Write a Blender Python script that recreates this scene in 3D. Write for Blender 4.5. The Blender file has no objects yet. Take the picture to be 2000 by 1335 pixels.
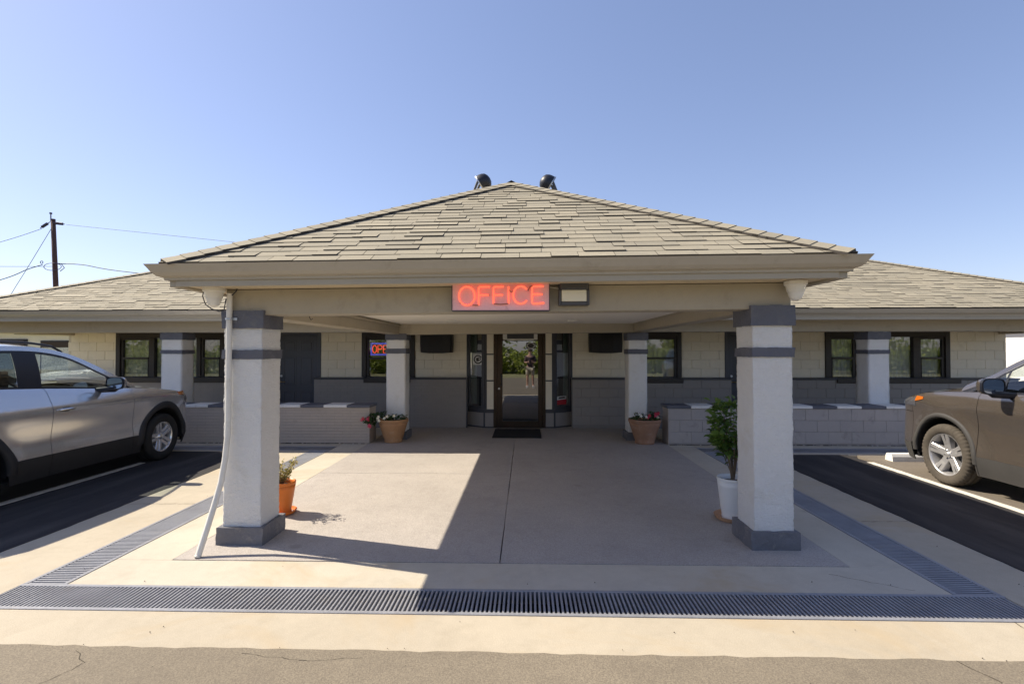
import bpy, math, random
from mathutils import Vector, Matrix, noise
random.seed(7)
sc = bpy.context.scene
col = sc.collection
PI = math.pi
rnd = random.uniform

# ---------------------------------------------------------------- camera
def make_camera():
    yaw, pitch, roll = .0267, .0163, -.00066
    cd = bpy.data.cameras.new('camera'); cam = bpy.data.objects.new('camera', cd); col.objects.link(cam)
    cd.sensor_width = 36; cd.lens = 18.0; cd.clip_start = .05; cd.clip_end = 3000
    fw = Vector((-math.sin(yaw)*math.cos(pitch), math.cos(yaw)*math.cos(pitch), math.sin(pitch)))
    rt = Vector((math.cos(yaw), math.sin(yaw), 0)); up = rt.cross(fw)
    r2 = rt*math.cos(roll)+up*math.sin(roll); u2 = -rt*math.sin(roll)+up*math.cos(roll)
    cam.matrix_world = Matrix(((r2.x, u2.x, -fw.x, 0), (r2.y, u2.y, -fw.y, 0), (r2.z, u2.z, -fw.z, 1.7), (0, 0, 0, 1)))
    sc.camera = cam
make_camera()

# ---------------------------------------------------------------- sky, sun, exposure
SUN = Vector((-.98, .262, 1.0)).normalized()          # towards the sun
SUN_STRENGTH, SKY_STRENGTH, EXPOSURE = 2.95, .15, 1.42
w = bpy.data.worlds.new('World'); sc.world = w; w.use_nodes = True
nt = w.node_tree; nt.nodes.clear()
sky = nt.nodes.new('ShaderNodeTexSky'); sky.sky_type = 'NISHITA'; sky.sun_disc = False
sky.sun_elevation = math.asin(SUN.z); sky.sun_rotation = math.atan2(SUN.x, SUN.y)
sky.air_density = 1.0; sky.dust_density = .6; sky.ozone_density = 1.6; sky.altitude = 200
bg = nt.nodes.new('ShaderNodeBackground'); bg.inputs['Strength'].default_value = SKY_STRENGTH
wo = nt.nodes.new('ShaderNodeOutputWorld')
gm = nt.nodes.new('ShaderNodeGamma'); gm.inputs[1].default_value = .76        # hazier, more even sky than the clear-air model
tn = nt.nodes.new('ShaderNodeMix'); tn.data_type = 'RGBA'; tn.blend_type = 'MULTIPLY'; tn.inputs[0].default_value = 1; tn.inputs[7].default_value = (.57, .555, .645, 1)
nt.links.new(sky.outputs[0], gm.inputs[0]); nt.links.new(gm.outputs[0], tn.inputs[6]); nt.links.new(tn.outputs[2], bg.inputs[0])
nt.links.new(bg.outputs[0], wo.inputs[0])
sl = bpy.data.lights.new('sun', 'SUN'); so = bpy.data.objects.new('sun', sl); col.objects.link(so)
sl.energy = SUN_STRENGTH; sl.angle = math.radians(.5); sl.color = (1.0, .90, .73)
so.rotation_euler = SUN.to_track_quat('Z', 'Y').to_euler(); so.location = (-30, 8, 30)
sc.view_settings.view_transform = 'Standard'; sc.view_settings.look = 'None'
sc.view_settings.gamma = 1; sc.view_settings.use_curve_mapping = False
sc.view_settings.exposure = EXPOSURE
sc.cycles.diffuse_bounces = 10; sc.cycles.max_bounces = 16; sc.cycles.transparent_max_bounces = 16

# ---------------------------------------------------------------- materials
def nodes(name):
    m = bpy.data.materials.new(name); m.use_nodes = True
    n = m.node_tree; b = n.nodes['Principled BSDF']
    return m, n, b
def mixc(n, fac, a, b, mode='MIX'):
    x = n.nodes.new('ShaderNodeMix'); x.data_type = 'RGBA'; x.blend_type = mode
    for k, v in ((0, fac), (6, a), (7, b)):
        if hasattr(v, 'is_linked') or isinstance(v, bpy.types.NodeSocket): n.links.new(v, x.inputs[k])
        elif k == 0: x.inputs[k].default_value = v
        else: x.inputs[k].default_value = (*v[:3], 1)
    return x.outputs[2]
def tex(n, scale, detail=4, rough=.55, space='pos', stretch=None, kind='noise', dist=0):
    if space == 'pos': co = n.nodes.new('ShaderNodeNewGeometry').outputs['Position']
    else: co = n.nodes.new('ShaderNodeTexCoord').outputs['Object']
    if stretch:
        mp = n.nodes.new('ShaderNodeMapping'); mp.inputs['Scale'].default_value = stretch
        n.links.new(co, mp.inputs[0]); co = mp.outputs[0]
    if kind == 'noise':
        t = n.nodes.new('ShaderNodeTexNoise'); t.inputs['Detail'].default_value = detail
        t.inputs['Roughness'].default_value = rough; t.inputs['Distortion'].default_value = dist
        o = t.outputs[0]
    else:
        t = n.nodes.new('ShaderNodeTexVoronoi'); o = t.outputs[0]
        if kind == 'edge': t.feature = 'DISTANCE_TO_EDGE'
    t.inputs['Scale'].default_value = scale
    n.links.new(co, t.inputs['Vector'])
    return o
def ramp(n, src, lo, hi, a=0., b=1.):
    r = n.nodes.new('ShaderNodeMapRange'); r.clamp = True
    r.inputs[1].default_value = lo; r.inputs[2].default_value = hi
    r.inputs[3].default_value = a; r.inputs[4].default_value = b
    n.links.new(src, r.inputs[0]); return r.outputs[0]
def bump(n, b, src, strength, dist=.01, prev=None):
    x = n.nodes.new('ShaderNodeBump'); x.inputs['Strength'].default_value = strength; x.inputs['Distance'].default_value = dist
    n.links.new(src, x.inputs['Height'])
    if prev is not None: n.links.new(prev, x.inputs['Normal'])
    n.links.new(x.outputs[0], b.inputs['Normal']); return x.outputs[0]
def mul(c, k): return tuple(min(1, v*k) for v in c[:3])
def paint(name, c, rough=.6, var=.12, vs=1.3, bs=0, bstr=.3, bdist=.004, spec=.4, metal=0, grime=None, gs=2.5, space='pos', island=0, stretch=None, bstretch=None):
    m, n, b = nodes(name)
    f = ramp(n, tex(n, vs, 5, .6, space, stretch), .3, .7)
    o = mixc(n, f, mul(c, 1-var), mul(c, 1+var))
    f2 = ramp(n, tex(n, vs*14, 3, .6, space), .35, .65)
    o = mixc(n, f2, mul(c, 1-var*.5), o) if False else mixc(n, .25, o, mixc(n, f2, mul(c, 1-var*1.4), mul(c, 1+var*1.2)))
    if grime:
        g = ramp(n, tex(n, gs, 8, .68, space, None, 'noise', .4), .56, .74)
        o = mixc(n, g, o, grime)
    if island:
        ge = n.nodes.new('ShaderNodeNewGeometry').outputs['Random Per Island']; oi = n.nodes.new('ShaderNodeObjectInfo').outputs['Random']
        a = n.nodes.new('ShaderNodeMath'); a.operation = 'ADD'; n.links.new(ge, a.inputs[0]); n.links.new(oi, a.inputs[1])
        fr = n.nodes.new('ShaderNodeMath'); fr.operation = 'FRACT'; n.links.new(a.outputs[0], fr.inputs[0])
        o = mixc(n, ramp(n, fr.outputs[0], 0, 1, .5-island/2, .5+island/2), mul(c, .35), mixc(n, .5, o, o)) if False else \
            mixc(n, 1.0, o, mixc(n, fr.outputs[0], (1-island,)*3, (1, 1-island*.12, 1-island*.28)), 'MULTIPLY')
    n.links.new(o, b.inputs['Base Color'])
    rr = ramp(n, f2, 0, 1, max(0, rough-.08), min(1, rough+.08)); n.links.new(rr, b.inputs['Roughness'])
    b.inputs['Metallic'].default_value = metal; b.inputs['Specular IOR Level'].default_value = spec
    if bs: bump(n, b, tex(n, bs, 4, .6, space, bstretch), bstr, bdist)
    return m
def plain(name, c, rough=.5, metal=0, spec=.5, coat=0):
    m, n, b = nodes(name); b.inputs['Base Color'].default_value = (*c, 1); b.inputs['Roughness'].default_value = rough
    b.inputs['Metallic'].default_value = metal; b.inputs['Specular IOR Level'].default_value = spec
    b.inputs['Coat Weight'].default_value = coat; b.inputs['Coat Roughness'].default_value = .04
    return m
def glow(name, c, s, base=(.1, .1, .1)):
    m, n, b = nodes(name); b.inputs['Base Color'].default_value = (*base, 1)
    b.inputs['Emission Color'].default_value = (*c, 1); b.inputs['Emission Strength'].default_value = s
    return m
def glass(name, tint=(.8, .85, .83), refl=.12, rough=.0):
    m = bpy.data.materials.new(name); m.use_nodes = True; n = m.node_tree; n.nodes.clear()
    t = n.nodes.new('ShaderNodeBsdfTransparent'); t.inputs[0].default_value = (*tint, 1)
    g = n.nodes.new('ShaderNodeBsdfGlossy'); g.inputs['Roughness'].default_value = rough; g.inputs['Color'].default_value = (.95, .97, 1, 1)
    f = n.nodes.new('ShaderNodeFresnel'); f.inputs[0].default_value = 1.5
    a = n.nodes.new('ShaderNodeMath'); a.operation = 'ADD'; a.use_clamp = True; a.inputs[1].default_value = refl
    n.links.new(f.outputs[0], a.inputs[0])
    x = n.nodes.new('ShaderNodeMixShader'); n.links.new(a.outputs[0], x.inputs[0]); n.links.new(t.outputs[0], x.inputs[1]); n.links.new(g.outputs[0], x.inputs[2])
    o = n.nodes.new('ShaderNodeOutputMaterial'); n.links.new(x.outputs[0], o.inputs[0]); return m
def carpaint(name, c, dust=None):
    m, n, b = nodes(name)
    fl = ramp(n, tex(n, 900, 2, .5, 'obj'), .3, .7)
    o = mixc(n, fl, mul(c, .86), mul(c, 1.14))
    if dust: o = mixc(n, ramp(n, tex(n, 3, 5, .6, 'obj'), .3, .8, .03, .14), o, dust)
    n.links.new(o, b.inputs['Base Color']); b.inputs['Metallic'].default_value = .78
    b.inputs['Roughness'].default_value = .22; b.inputs['Coat Weight'].default_value = .9; b.inputs['Coat Roughness'].default_value = .05
    return m
def concrete(name, c, dark, speck=.5, bstr=.35, stain=None, fine=160, worn=None):
    m, n, b = nodes(name)
    a = mixc(n, ramp(n, tex(n, .55, 6, .6), .32, .68), mul(c, .80), mul(c, 1.09))
    a = mixc(n, ramp(n, tex(n, 3.2, 7, .68, dist=.6), .48, .76, 0, .55), a, dark)
    a = mixc(n, ramp(n, tex(n, 11, 5, .7), .3, .7, 0, .35), a, mul(c, 1.16))
    a = mixc(n, ramp(n, tex(n, fine, 3, .7), .38, .62, 0, speck), a, mul(dark, .9))
    if stain: a = mixc(n, ramp(n, tex(n, .9, 6, .62, dist=.9), .52, .70, 0, .75), a, stain)
    sp = ramp(n, tex(n, 26, 1, .4, kind='voro'), .03, .075, .55, 0)
    a = mixc(n, mixf(n, sp, ramp(n, tex(n, 7, 2), .5, .6)), a, mul(dark, .45))
    if worn: a = mixc(n, ramp(n, tex(n, 1.0, 6, .62, stretch=(3.2, .4, 1)), .46, .72, 0, .75), a, worn)
    a = mixc(n, mixf(n, ramp(n, tex(n, 1.7, 3, .5, kind='voro'), .05, .12, .5, 0), ramp(n, tex(n, .8, 2), .5, .56)), a, mul(dark, .8))
    n.links.new(a, b.inputs['Base Color']); b.inputs['Roughness'].default_value = .86; b.inputs['Specular IOR Level'].default_value = .3
    p = bump(n, b, tex(n, fine*.6, 4, .7), bstr, .004)
    bump(n, b, tex(n, 9, 5, .6), bstr*.5, .012, p)
    return m
def mixf(n, a, b_):
    x = n.nodes.new('ShaderNodeMath'); x.operation = 'MULTIPLY'; n.links.new(a, x.inputs[0]); n.links.new(b_, x.inputs[1]); return x.outputs[0]

MT = {}
MT['beam'] = paint('beam_paint', (.40, .355, .275), .55, .06, 1.2, 30, .12, .004, grime=(.33, .29, .22), gs=4)
MT['gutter'] = paint('gutter_enamel', (.42, .375, .30), .38, .05, 1.5, spec=.5, grime=(.34, .30, .23), gs=5)
MT['soffit'] = paint('soffit_paint', (.68, .57, .39), .6, .05, 1.0)
MT['ceiling'] = paint('ceiling_paint', (.92, .88, .79), .6, .04, .8, 60, .05)
MT['cream'] = paint('cream_block_paint', (.86, .79, .635), .62, .05, 1.0, 55, .35, .004, island=.05, grime=(.78, .71, .56), gs=3)
MT['mortar'] = paint('painted_mortar', (.66, .60, .475), .75, .05, 1.0)
MT['wains'] = paint('grey_knee_paint', (.30, .275, .255), .55, .07, 1.0, 45, .3, .004, island=.05)
MT['wmortar'] = paint('grey_knee_mortar', (.25, .23, .215), .7, .05)
MT['slate'] = paint('slate_grey_paint', (.115, .12, .145), .6, .10, 3, 70, .7, .006, grime=(.17, .165, .17), gs=6)
MT['base'] = paint('worn_slate_paint', (.15, .15, .165), .65, .14, 4, 60, .8, .008, grime=(.30, .27, .25), gs=7)
MT['stucco'] = paint('white_stucco', (.91, .895, .86), .72, .04, 1.6, 55, 1.0, .022, grime=(.82, .79, .72), gs=3.5, bstretch=(1, 1, 2.4))
MT['bench'] = paint('grey_block_paint', (.43, .39, .365), .65, .07, 1.5, 60, .4, .004, island=.06, grime=(.29, .26, .24), gs=4)
MT['benchL'] = paint('warm_lit_bench_paint', (.46, .395, .335), .65, .07, 1.5, 60, .4, .004, island=.05, grime=(.38, .32, .27), gs=4)  # the grey bench paint again, with warm bounce light put into its colour
MT['bmortar'] = paint('bench_mortar', (.35, .32, .30), .8)
MT['capwhite'] = paint('white_cap_paint', (.78, .76, .72), .6, .06, 3, 60, .4, .003, grime=(.55, .52, .47), gs=9)
MT['trim'] = paint('dark_bronze_trim', (.032, .026, .023), .45, .1, 3)
MT['trimgrey'] = paint('dark_grey_trim', (.062, .062, .072), .5, .08, 3)
MT['doorslate'] = paint('slate_door_paint', (.078, .082, .098), .42, .05, 2)
MT['bronze'] = paint('bronze_aluminium', (.05, .032, .021), .35, .15, 3, metal=.5)
MT['black'] = plain('black_vinyl', (.012, .012, .014), .55)
MT['blackmetal'] = plain('black_enamel', (.01, .012, .02), .45)
MT['rubber'] = paint('black_rubber_mat', (.016, .016, .017), .8, .2, 8, 200, .5)
MT['white'] = plain('white_plastic', (.78, .76, .70), .35)
MT['pvc'] = paint('white_pipe_plastic', (.74, .71, .64), .4, .05, 2, grime=(.6, .55, .45), gs=6)
MT['steel'] = plain('galvanised_steel', (.5, .5, .5), .4, .9)
MT['brass'] = plain('satin_brass', (.45, .33, .15), .3, 1)
MT['chrome'] = plain('chrome', (.8, .8, .8), .12, 1)
MT['grate'] = paint('galvanised_grate', (.30, .305, .33), .5, .16, 4, spec=.3, metal=.25, grime=(.30, .29, .29), gs=5)
MT['trench'] = paint('dark_trench', (.03, .028, .026), .9, .3, 3)  # near-black base below the drain bars and slab joints
MT['shingle'] = paint('tan_asphalt_shingle', (.37, .332, .25), .85, .10, 1.1, 240, .5, .003, spec=.2, island=.17)
MT['shingle_edge'] = plain('cut_shingle_edge', (.07, .06, .05), .95)
MT['under'] = paint('roof_felt', (.05, .045, .04), .9)
MT['concrete'] = concrete('pale_concrete', (.50, .44, .345), (.35, .30, .225), .4, .4, stain=(.44, .35, .23))
MT['concrete2'] = concrete('grey_concrete', (.56, .51, .42), (.38, .335, .265), .4, .4, stain=(.45, .36, .24))
MT['pad'] = concrete('mauve_exposed_slab', (.46, .42, .385), (.29, .26, .235), .6, .8, fine=90)
MT['road'] = concrete('worn_asphalt', (.27, .23, .17), (.15, .125, .098), .75, .6, fine=120)
MT['lot'] = concrete('dark_lot_asphalt', (.036, .033, .035), (.022, .020, .021), .6, .6, fine=130, worn=(.085, .078, .074))
MT['lotR'] = concrete('worn_brown_asphalt', (.21, .18, .145), (.12, .10, .085), .7, .55, fine=130)
MT['line'] = paint('worn_line_paint', (.70, .66, .58), .8, .10, 6, 120, .4, grime=(.35, .31, .27), gs=16)
MT['earth'] = paint('dry_grass_ground', (.26, .25, .12), .9, .3, .4)
MT['dirt'] = paint('dark_dirt', (.04, .033, .024), .95, .4, 20)
MT['glass'] = glass('window_glass', (.82, .86, .83), .10)
MT['doorglass'] = glass('door_glass', (.55, .58, .54), .18)
MT['carglass'] = glass('car_glass', (.86, .91, .89), .03)
MT['cardark'] = glass('privacy_glass', (.28, .35, .38), .03)
MT['lace'] = paint('lace_curtain', (.66, .63, .54), .8, .5, 16, space='pos')
MT['curtain'] = paint('grey_drape', (.72, .70, .70), .8, .08, 2)
MT['green_curtain'] = paint('pale_green_drape', (.52, .60, .53), .8, .08, 2)
MT['interior'] = paint('dim_interior', (.16, .14, .12), .8)
MT['terra'] = paint('terracotta', (.46, .25, .12), .7, .12, 6, 60, .2, grime=(.55, .38, .24), gs=8, space='obj')
MT['terra2'] = paint('weathered_terracotta', (.36, .20, .125), .75, .16, 6, 60, .2, grime=(.46, .33, .25), gs=8, space='obj')
MT['orange'] = paint('orange_plastic_pot', (.70, .19, .03), .4, .06, 4)
MT['whitepot'] = plain('white_pot_plastic', (.78, .78, .76), .3)
MT['saucer'] = paint('clay_saucer', (.52, .30, .17), .6, .1, 5)
MT['soil'] = paint('potting_soil', (.03, .02, .014), .95, .4, 40, 80, .8)
def leafmat(name, a, b_):
    m, n, b = nodes(name)
    oi = n.nodes.new('ShaderNodeObjectInfo').outputs['Random']; ge = n.nodes.new('ShaderNodeNewGeometry').outputs['Random Per Island']
    x = n.nodes.new('ShaderNodeMath'); x.operation = 'ADD'; n.links.new(oi, x.inputs[0]); n.links.new(ge, x.inputs[1])
    fr = n.nodes.new('ShaderNodeMath'); fr.operation = 'FRACT'; n.links.new(x.outputs[0], fr.inputs[0])
    n.links.new(mixc(n, fr.outputs[0], a, b_), b.inputs['Base Color'])
    b.inputs['Roughness'].default_value = .42; b.inputs['Transmission Weight'].default_value = 0
    b.inputs['Subsurface Weight'].default_value = .0
    t = n.nodes.new('ShaderNodeBsdfTranslucent'); n.links.new(mixc(n, fr.outputs[0], mul(a, 1.6), mul(b_, 1.8)), t.inputs[0])
    mx = n.nodes.new('ShaderNodeMixShader'); mx.inputs[0].default_value = .3
    out = n.nodes['Material Output']; n.links.new(b.outputs[0], mx.inputs[1]); n.links.new(t.outputs[0], mx.inputs[2]); n.links.new(mx.outputs[0], out.inputs[0])
    return m
MT['leaf'] = leafmat('glossy_green_leaf', (.05, .105, .02), (.15, .24, .045))
MT['leafdark'] = leafmat('dark_flower_leaf', (.02, .05, .015), (.06, .12, .03))
MT['leafyellow'] = leafmat('yellow_green_leaf', (.20, .20, .05), (.42, .32, .12))
MT['treeleaf'] = leafmat('tree_leaf', (.15, .20, .03), (.38, .42, .08))
MT['bark'] = paint('twig_bark', (.16, .12, .08), .9, .2, 20)
MT['petalred'] = plain('red_petal', (.55, .03, .06), .6)
MT['petalwhite'] = plain('white_petal', (.80, .76, .62), .6)
MT['petalpink'] = plain('pink_petal', (.70, .08, .16), .6)
MT['tyre'] = paint('tyre_rubber', (.018, .018, .018), .8, .2, 10, 120, .3, space='obj')
MT['tyredust'] = paint('dusty_tyre_rubber', (.075, .063, .05), .9, .25, 9, 140, .6, space='obj', grime=(.045, .038, .032), gs=14)
MT['alloy'] = plain('bright_alloy', (.74, .74, .74), .25, .8)
MT['alloygrey'] = plain('grey_alloy', (.50, .49, .49), .33, .6)
MT['clad'] = paint('black_cladding', (.022, .022, .024), .62, .1, 8, 200, .15)
MT['cladgrey'] = paint('dusty_grey_cladding', (.05, .047, .045), .7, .12, 6, 200, .15)
MT['silver'] = carpaint('silver_metallic', (.70, .70, .705), (.42, .36, .29))
MT['bronzecar'] = carpaint('bronze_metallic', (.25, .21, .175), (.40, .31, .22))
MT['amber'] = plain('amber_lens', (.48, .12, .012), .12, 0, .6, 1)
MT['lens'] = plain('headlight_lens', (.10, .10, .11), .08, .2, .6, 1)
MT['seat'] = plain('seat_fabric', (.03, .033, .04), .7)
MT['mirror'] = plain('mirror_glass', (.75, .85, .9), .02, 1)
MT['neonred'] = glow('red_neon_tube', (1, .12, .06), .52, (.6, .2, .14))
MT['neonblack'] = plain('painted_out_tube', (.42, .17, .15), .5)
MT['neonblue'] = glow('blue_neon_tube', (.14, .12, 1), .22)
MT['neonopen'] = glow('red_open_tube', (1, .05, .03), .42)
MT['signface'] = paint('pinkish_sign_face', (.90, .56, .59), .5, .10, 5, grime=(.66, .40, .42), gs=10)
MT['creamlens'] = plain('cream_lamp_lens', (.80, .75, .58), .3)
MT['signgrey'] = plain('grey_lamp_housing', (.07, .07, .075), .5)
MT['pole'] = paint('dark_pole_timber', (.085, .045, .04), .9, .25, 2, 40, .4, stretch=(1, 1, .15))
MT['wire'] = plain('wire', (.05, .05, .06), .6)
MT['insul'] = plain('insulator', (.04, .035, .08), .4)
MT['whitewall'] = paint('white_wall_paint', (.78, .74, .68), .7, .04, 1)
MT['stickwhite'] = plain('sticker_white', (.7, .7, .68), .5)
MT['stickdark'] = plain('sticker_dark', (.03, .03, .03), .5)
MT['stickred'] = plain('sticker_red', (.45, .02, .03), .5)

# ---------------------------------------------------------------- mesh helpers
class MB:
    def __init__(s): s.v = []; s.f = []
    def add(s, vs, fs):
        k = len(s.v); s.v += [tuple(p) for p in vs]; s.f += [tuple(i+k for i in f) for f in fs]; return s
    def box(s, x0, x1, y0, y1, z0, z1):
        return s.add([(x0,y0,z0),(x1,y0,z0),(x1,y1,z0),(x0,y1,z0),(x0,y0,z1),(x1,y0,z1),(x1,y1,z1),(x0,y1,z1)],
              [(0,3,2,1),(4,5,6,7),(0,1,5,4),(1,2,6,5),(2,3,7,6),(3,0,4,7)])
    def cbox(s, x0, x1, y0, y1, z0, z1, c=.004):
        # box with chamfered edges
        xs=(x0,x0+c,x1-c,x1); ys=(y0,y0+c,y1-c,y1); zs=(z0,z0+c,z1-c,z1)
        V={}; L=[]
        def g(i,j,k):
            if (i,j,k) not in V: V[(i,j,k)]=len(L); L.append((xs[i],ys[j],zs[k]))
            return V[(i,j,k)]
        F=[]
        F.append((g(1,1,0),g(1,2,0),g(2,2,0),g(2,1,0))); F.append((g(1,1,3),g(2,1,3),g(2,2,3),g(1,2,3)))
        F.append((g(1,0,1),g(2,0,1),g(2,0,2),g(1,0,2))); F.append((g(1,3,1),g(1,3,2),g(2,3,2),g(2,3,1)))
        F.append((g(0,1,1),g(0,1,2),g(0,2,2),g(0,2,1))); F.append((g(3,1,1),g(3,2,1),g(3,2,2),g(3,1,2)))
        for i,a in ((1,1),(2,2)):
            pass
        for (j,jo) in ((1,0),(2,3)):
            for (k,ko) in ((1,0),(2,3)): F.append((g(1,jo,k),g(2,jo,k),g(2,j,ko),g(1,j,ko)))
        for (i,io) in ((1,0),(2,3)):
            for (k,ko) in ((1,0),(2,3)): F.append((g(io,1,k),g(io,2,k),g(i,2,ko),g(i,1,ko)))
            for (j,jo) in ((1,0),(2,3)): F.append((g(io,j,1),g(io,j,2),g(i,jo,2),g(i,jo,1)))
        for (i,io) in ((1,0),(2,3)):
            for (j,jo) in ((1,0),(2,3)):
                for (k,ko) in ((1,0),(2,3)): F.append((g(io,j,k),g(i,jo,k),g(i,j,ko)))
        return s.add(L,F)
    def tube(s, pts, r, n=8, cap=True, r1=None):
        pts=[Vector(p) for p in pts]; N=len(pts); k=len(s.v); up=None
        for i,p in enumerate(pts):
            d=(pts[min(i+1,N-1)]-pts[max(i-1,0)]).normalized()
            if up is None: up=Vector((0,0,1)) if abs(d.z)<.9 else Vector((0,1,0))
            a=d.cross(up).normalized(); up=a.cross(d).normalized()
            rr=r if r1 is None else r+(r1-r)*i/(N-1)
            for j in range(n):
                t=2*PI*j/n; q=p+a*math.cos(t)*rr+up*math.sin(t)*rr; s.v.append(tuple(q))
        for i in range(N-1):
            for j in range(n):
                a=k+i*n+j; b=k+i*n+(j+1)%n; s.f.append((a,b,b+n,a+n))
        if cap:
            s.f.append(tuple(k+j for j in range(n))[::-1]); s.f.append(tuple(k+(N-1)*n+j for j in range(n)))
        return s
    def lathe(s, prof, c=(0,0,0), n=24, axis='z', close=False):
        k=len(s.v)
        for (r,h) in prof:
            for j in range(n):
                t=2*PI*j/n; a,b=r*math.cos(t),r*math.sin(t)
                p=(a,b,h) if axis=='z' else (h,a,b)
                s.v.append((p[0]+c[0],p[1]+c[1],p[2]+c[2]))
        m=len(prof)
        for i in range(m-1):
            for j in range(n):
                a=k+i*n+j; b=k+i*n+(j+1)%n; s.f.append((a,b,b+n,a+n))
        if close:
            s.f.append(tuple(k+j for j in range(n))[::-1]); s.f.append(tuple(k+(m-1)*n+j for j in range(n)))
        return s
    def prism(s, poly, fn, d0, d1):
        # poly of (a,b); fn(a,b,d)->xyz
        n=len(poly); L=[fn(a,b,d0) for a,b in poly]+[fn(a,b,d1) for a,b in poly]
        return s.add(L,[tuple(range(n))[::-1],tuple(range(n,2*n))]+[(i,(i+1)%n,(i+1)%n+n,i+n) for i in range(n)])
    def grid(s, rows, wrap=False):
        k=len(s.v); n=len(rows[0])
        for r in rows: s.v += [tuple(p) for p in r]
        for i in range(len(rows)-1):
            for j in range(n-1 if not wrap else n):
                a=k+i*n+j; b=k+i*n+(j+1)%n; s.f.append((a,b,b+n,a+n))
        return s
    def rough(s, x0,x1,y0,y1,z0,z1, res=.05, amp=.006, fr=9, seed=0, taper=0, hf=0):
        # gridded box with hand-made wobble (stucco, worn plaster)
        def face(o,u,v,nu,nv):
            rows=[]
            for i in range(nu+1):
                rows.append([o+u*(i/nu)+v*(j/nv) for j in range(nv+1)])
            s.grid([[wob(p) for p in r] for r in rows])
        cx,cy=(x0+x1)/2,(y0+y1)/2
        def wob(p):
            q=Vector(p)*fr+Vector((seed*7.3,seed*3.1,0)); d=noise.noise_vector(q)*amp+noise.noise_vector(q*3.1)*amp*.4
            if hf: d=d+noise.noise_vector(Vector((p.x*26+seed,p.y*26,p.z*58)))*hf+noise.noise_vector(Vector((p.x*60,p.y*60+seed,p.z*110)))*hf*.5
            t=1-taper*(p.z-z0)/(z1-z0)
            return Vector((cx+(p.x-cx)*t+d.x, cy+(p.y-cy)*t+d.y, p.z+d.z*.6))
        X,Y,Z=Vector((x1-x0,0,0)),Vector((0,y1-y0,0)),Vector((0,0,z1-z0)); o=Vector((x0,y0,z0))
        nx,ny,nz=[max(2,int(round(l/res))) for l in (x1-x0,y1-y0,z1-z0)]
        face(o,X,Z,nx,nz); face(o+Y,Z,X,nz,nx); face(o,Z,Y,nz,ny); face(o+X,Y,Z,ny,nz); face(o+Z,X,Y,nx,ny); face(o,Y,X,ny,nx)
        return s
    def mesh(s, name, m, smooth=False):
        me=bpy.data.meshes.new(name); me.from_pydata(s.v,[],s.f); me.validate(); me.update()
        if m is not None: me.materials.append(MT[m] if isinstance(m,str) else m)
        if smooth:
            for p in me.polygons: p.use_smooth=True
        return me
ROOT={}
def rootloc(o):
    while o.parent: o=o.parent
    return o.location.copy()
def obj(name, mb, m, parent=None, smooth=False, local=False, weld=False):
    if parent is not None and not local:
        L=rootloc(parent)
        if L.length>0: mb.v=[(a-L.x,b-L.y,c-L.z) for a,b,c in mb.v]
    me=mb.mesh(name,m,smooth)
    if weld:
        import bmesh
        bm=bmesh.new(); bm.from_mesh(me); bmesh.ops.remove_doubles(bm,verts=bm.verts,dist=.0005); bmesh.ops.recalc_face_normals(bm,faces=bm.faces); bm.to_mesh(me); bm.free()
        if smooth:
            for p in me.polygons: p.use_smooth=True
    return inst(name,me,parent)
def inst(name, me, parent=None, loc=None, mat=None):
    o=bpy.data.objects.new(name,me); col.objects.link(o)
    if parent is not None: o.parent=parent
    if loc is not None: o.location=loc
    if mat is not None: o.matrix_local=mat
    return o
def tag(o, label, cat, group=None, kind=None):
    if label: o['label']=label
    if cat: o['category']=cat
    if group: o['group']=group
    if kind: o['kind']=kind
    return o
def thing(name, label, cat, loc=(0,0,0), group=None):
    o=bpy.data.objects.new(name,None); o.empty_display_size=.2; col.objects.link(o); o.location=loc
    return tag(o,label,cat,group)
def struct(name, mb, m): 
    o=obj(name,mb,m); o['kind']='structure'; return o
def stuff(o): o['kind']='stuff'; return o
def clip(poly, a, b, c):
    # keep a*x+b*y<=c
    out=[]; n=len(poly)
    for i in range(n):
        p,q=poly[i],poly[(i+1)%n]; dp=a*p[0]+b*p[1]-c; dq=a*q[0]+b*q[1]-c
        if dp<=0: out.append(p)
        if (dp<0 and dq>0) or (dp>0 and dq<0):
            t=dp/(dp-dq); out.append((p[0]+(q[0]-p[0])*t,p[1]+(q[1]-p[1])*t))
    return out
def area(poly): return .5*abs(sum(poly[i][0]*poly[(i+1)%len(poly)][1]-poly[(i+1)%len(poly)][0]*poly[i][1] for i in range(len(poly)))) if len(poly)>2 else 0

# ================================================================ ground
def jag(p0, p1, step=.12, amp=.010):
    n=max(2,int(math.dist(p0,p1)/step)); out=[]
    for i in range(n):
        t=i/n; x=p0[0]+(p1[0]-p0[0])*t; y=p0[1]+(p1[1]-p0[1])*t
        nx,ny=-(p1[1]-p0[1]),(p1[0]-p0[0]); l=math.hypot(nx,ny); a=rnd(-amp,amp) if i else 0
        out.append((x+nx/l*a,y+ny/l*a))
    return out
def sheet(poly, z0, z1): return MB().prism(poly, lambda a,b,d:(a,b,d), z0, z1)
ROADY=2.9
struct('ground', MB().box(-400,400,-400,400,-.4,-.14), 'earth')
struct('grass_verge', MB().box(-120,120,-120,-9.0,-.14,-.01), 'earth')
struct('road', sheet(jag((-70,ROADY),(-4.6,ROADY),2,.01)+jag((-4.6,ROADY+.01),(4.2,ROADY-.01),.10,.010)+jag((4.2,ROADY),(70,ROADY),2,.01)+[(70,ROADY),(70,-9),(-70,-9)], -.13, .006), 'road')
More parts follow.
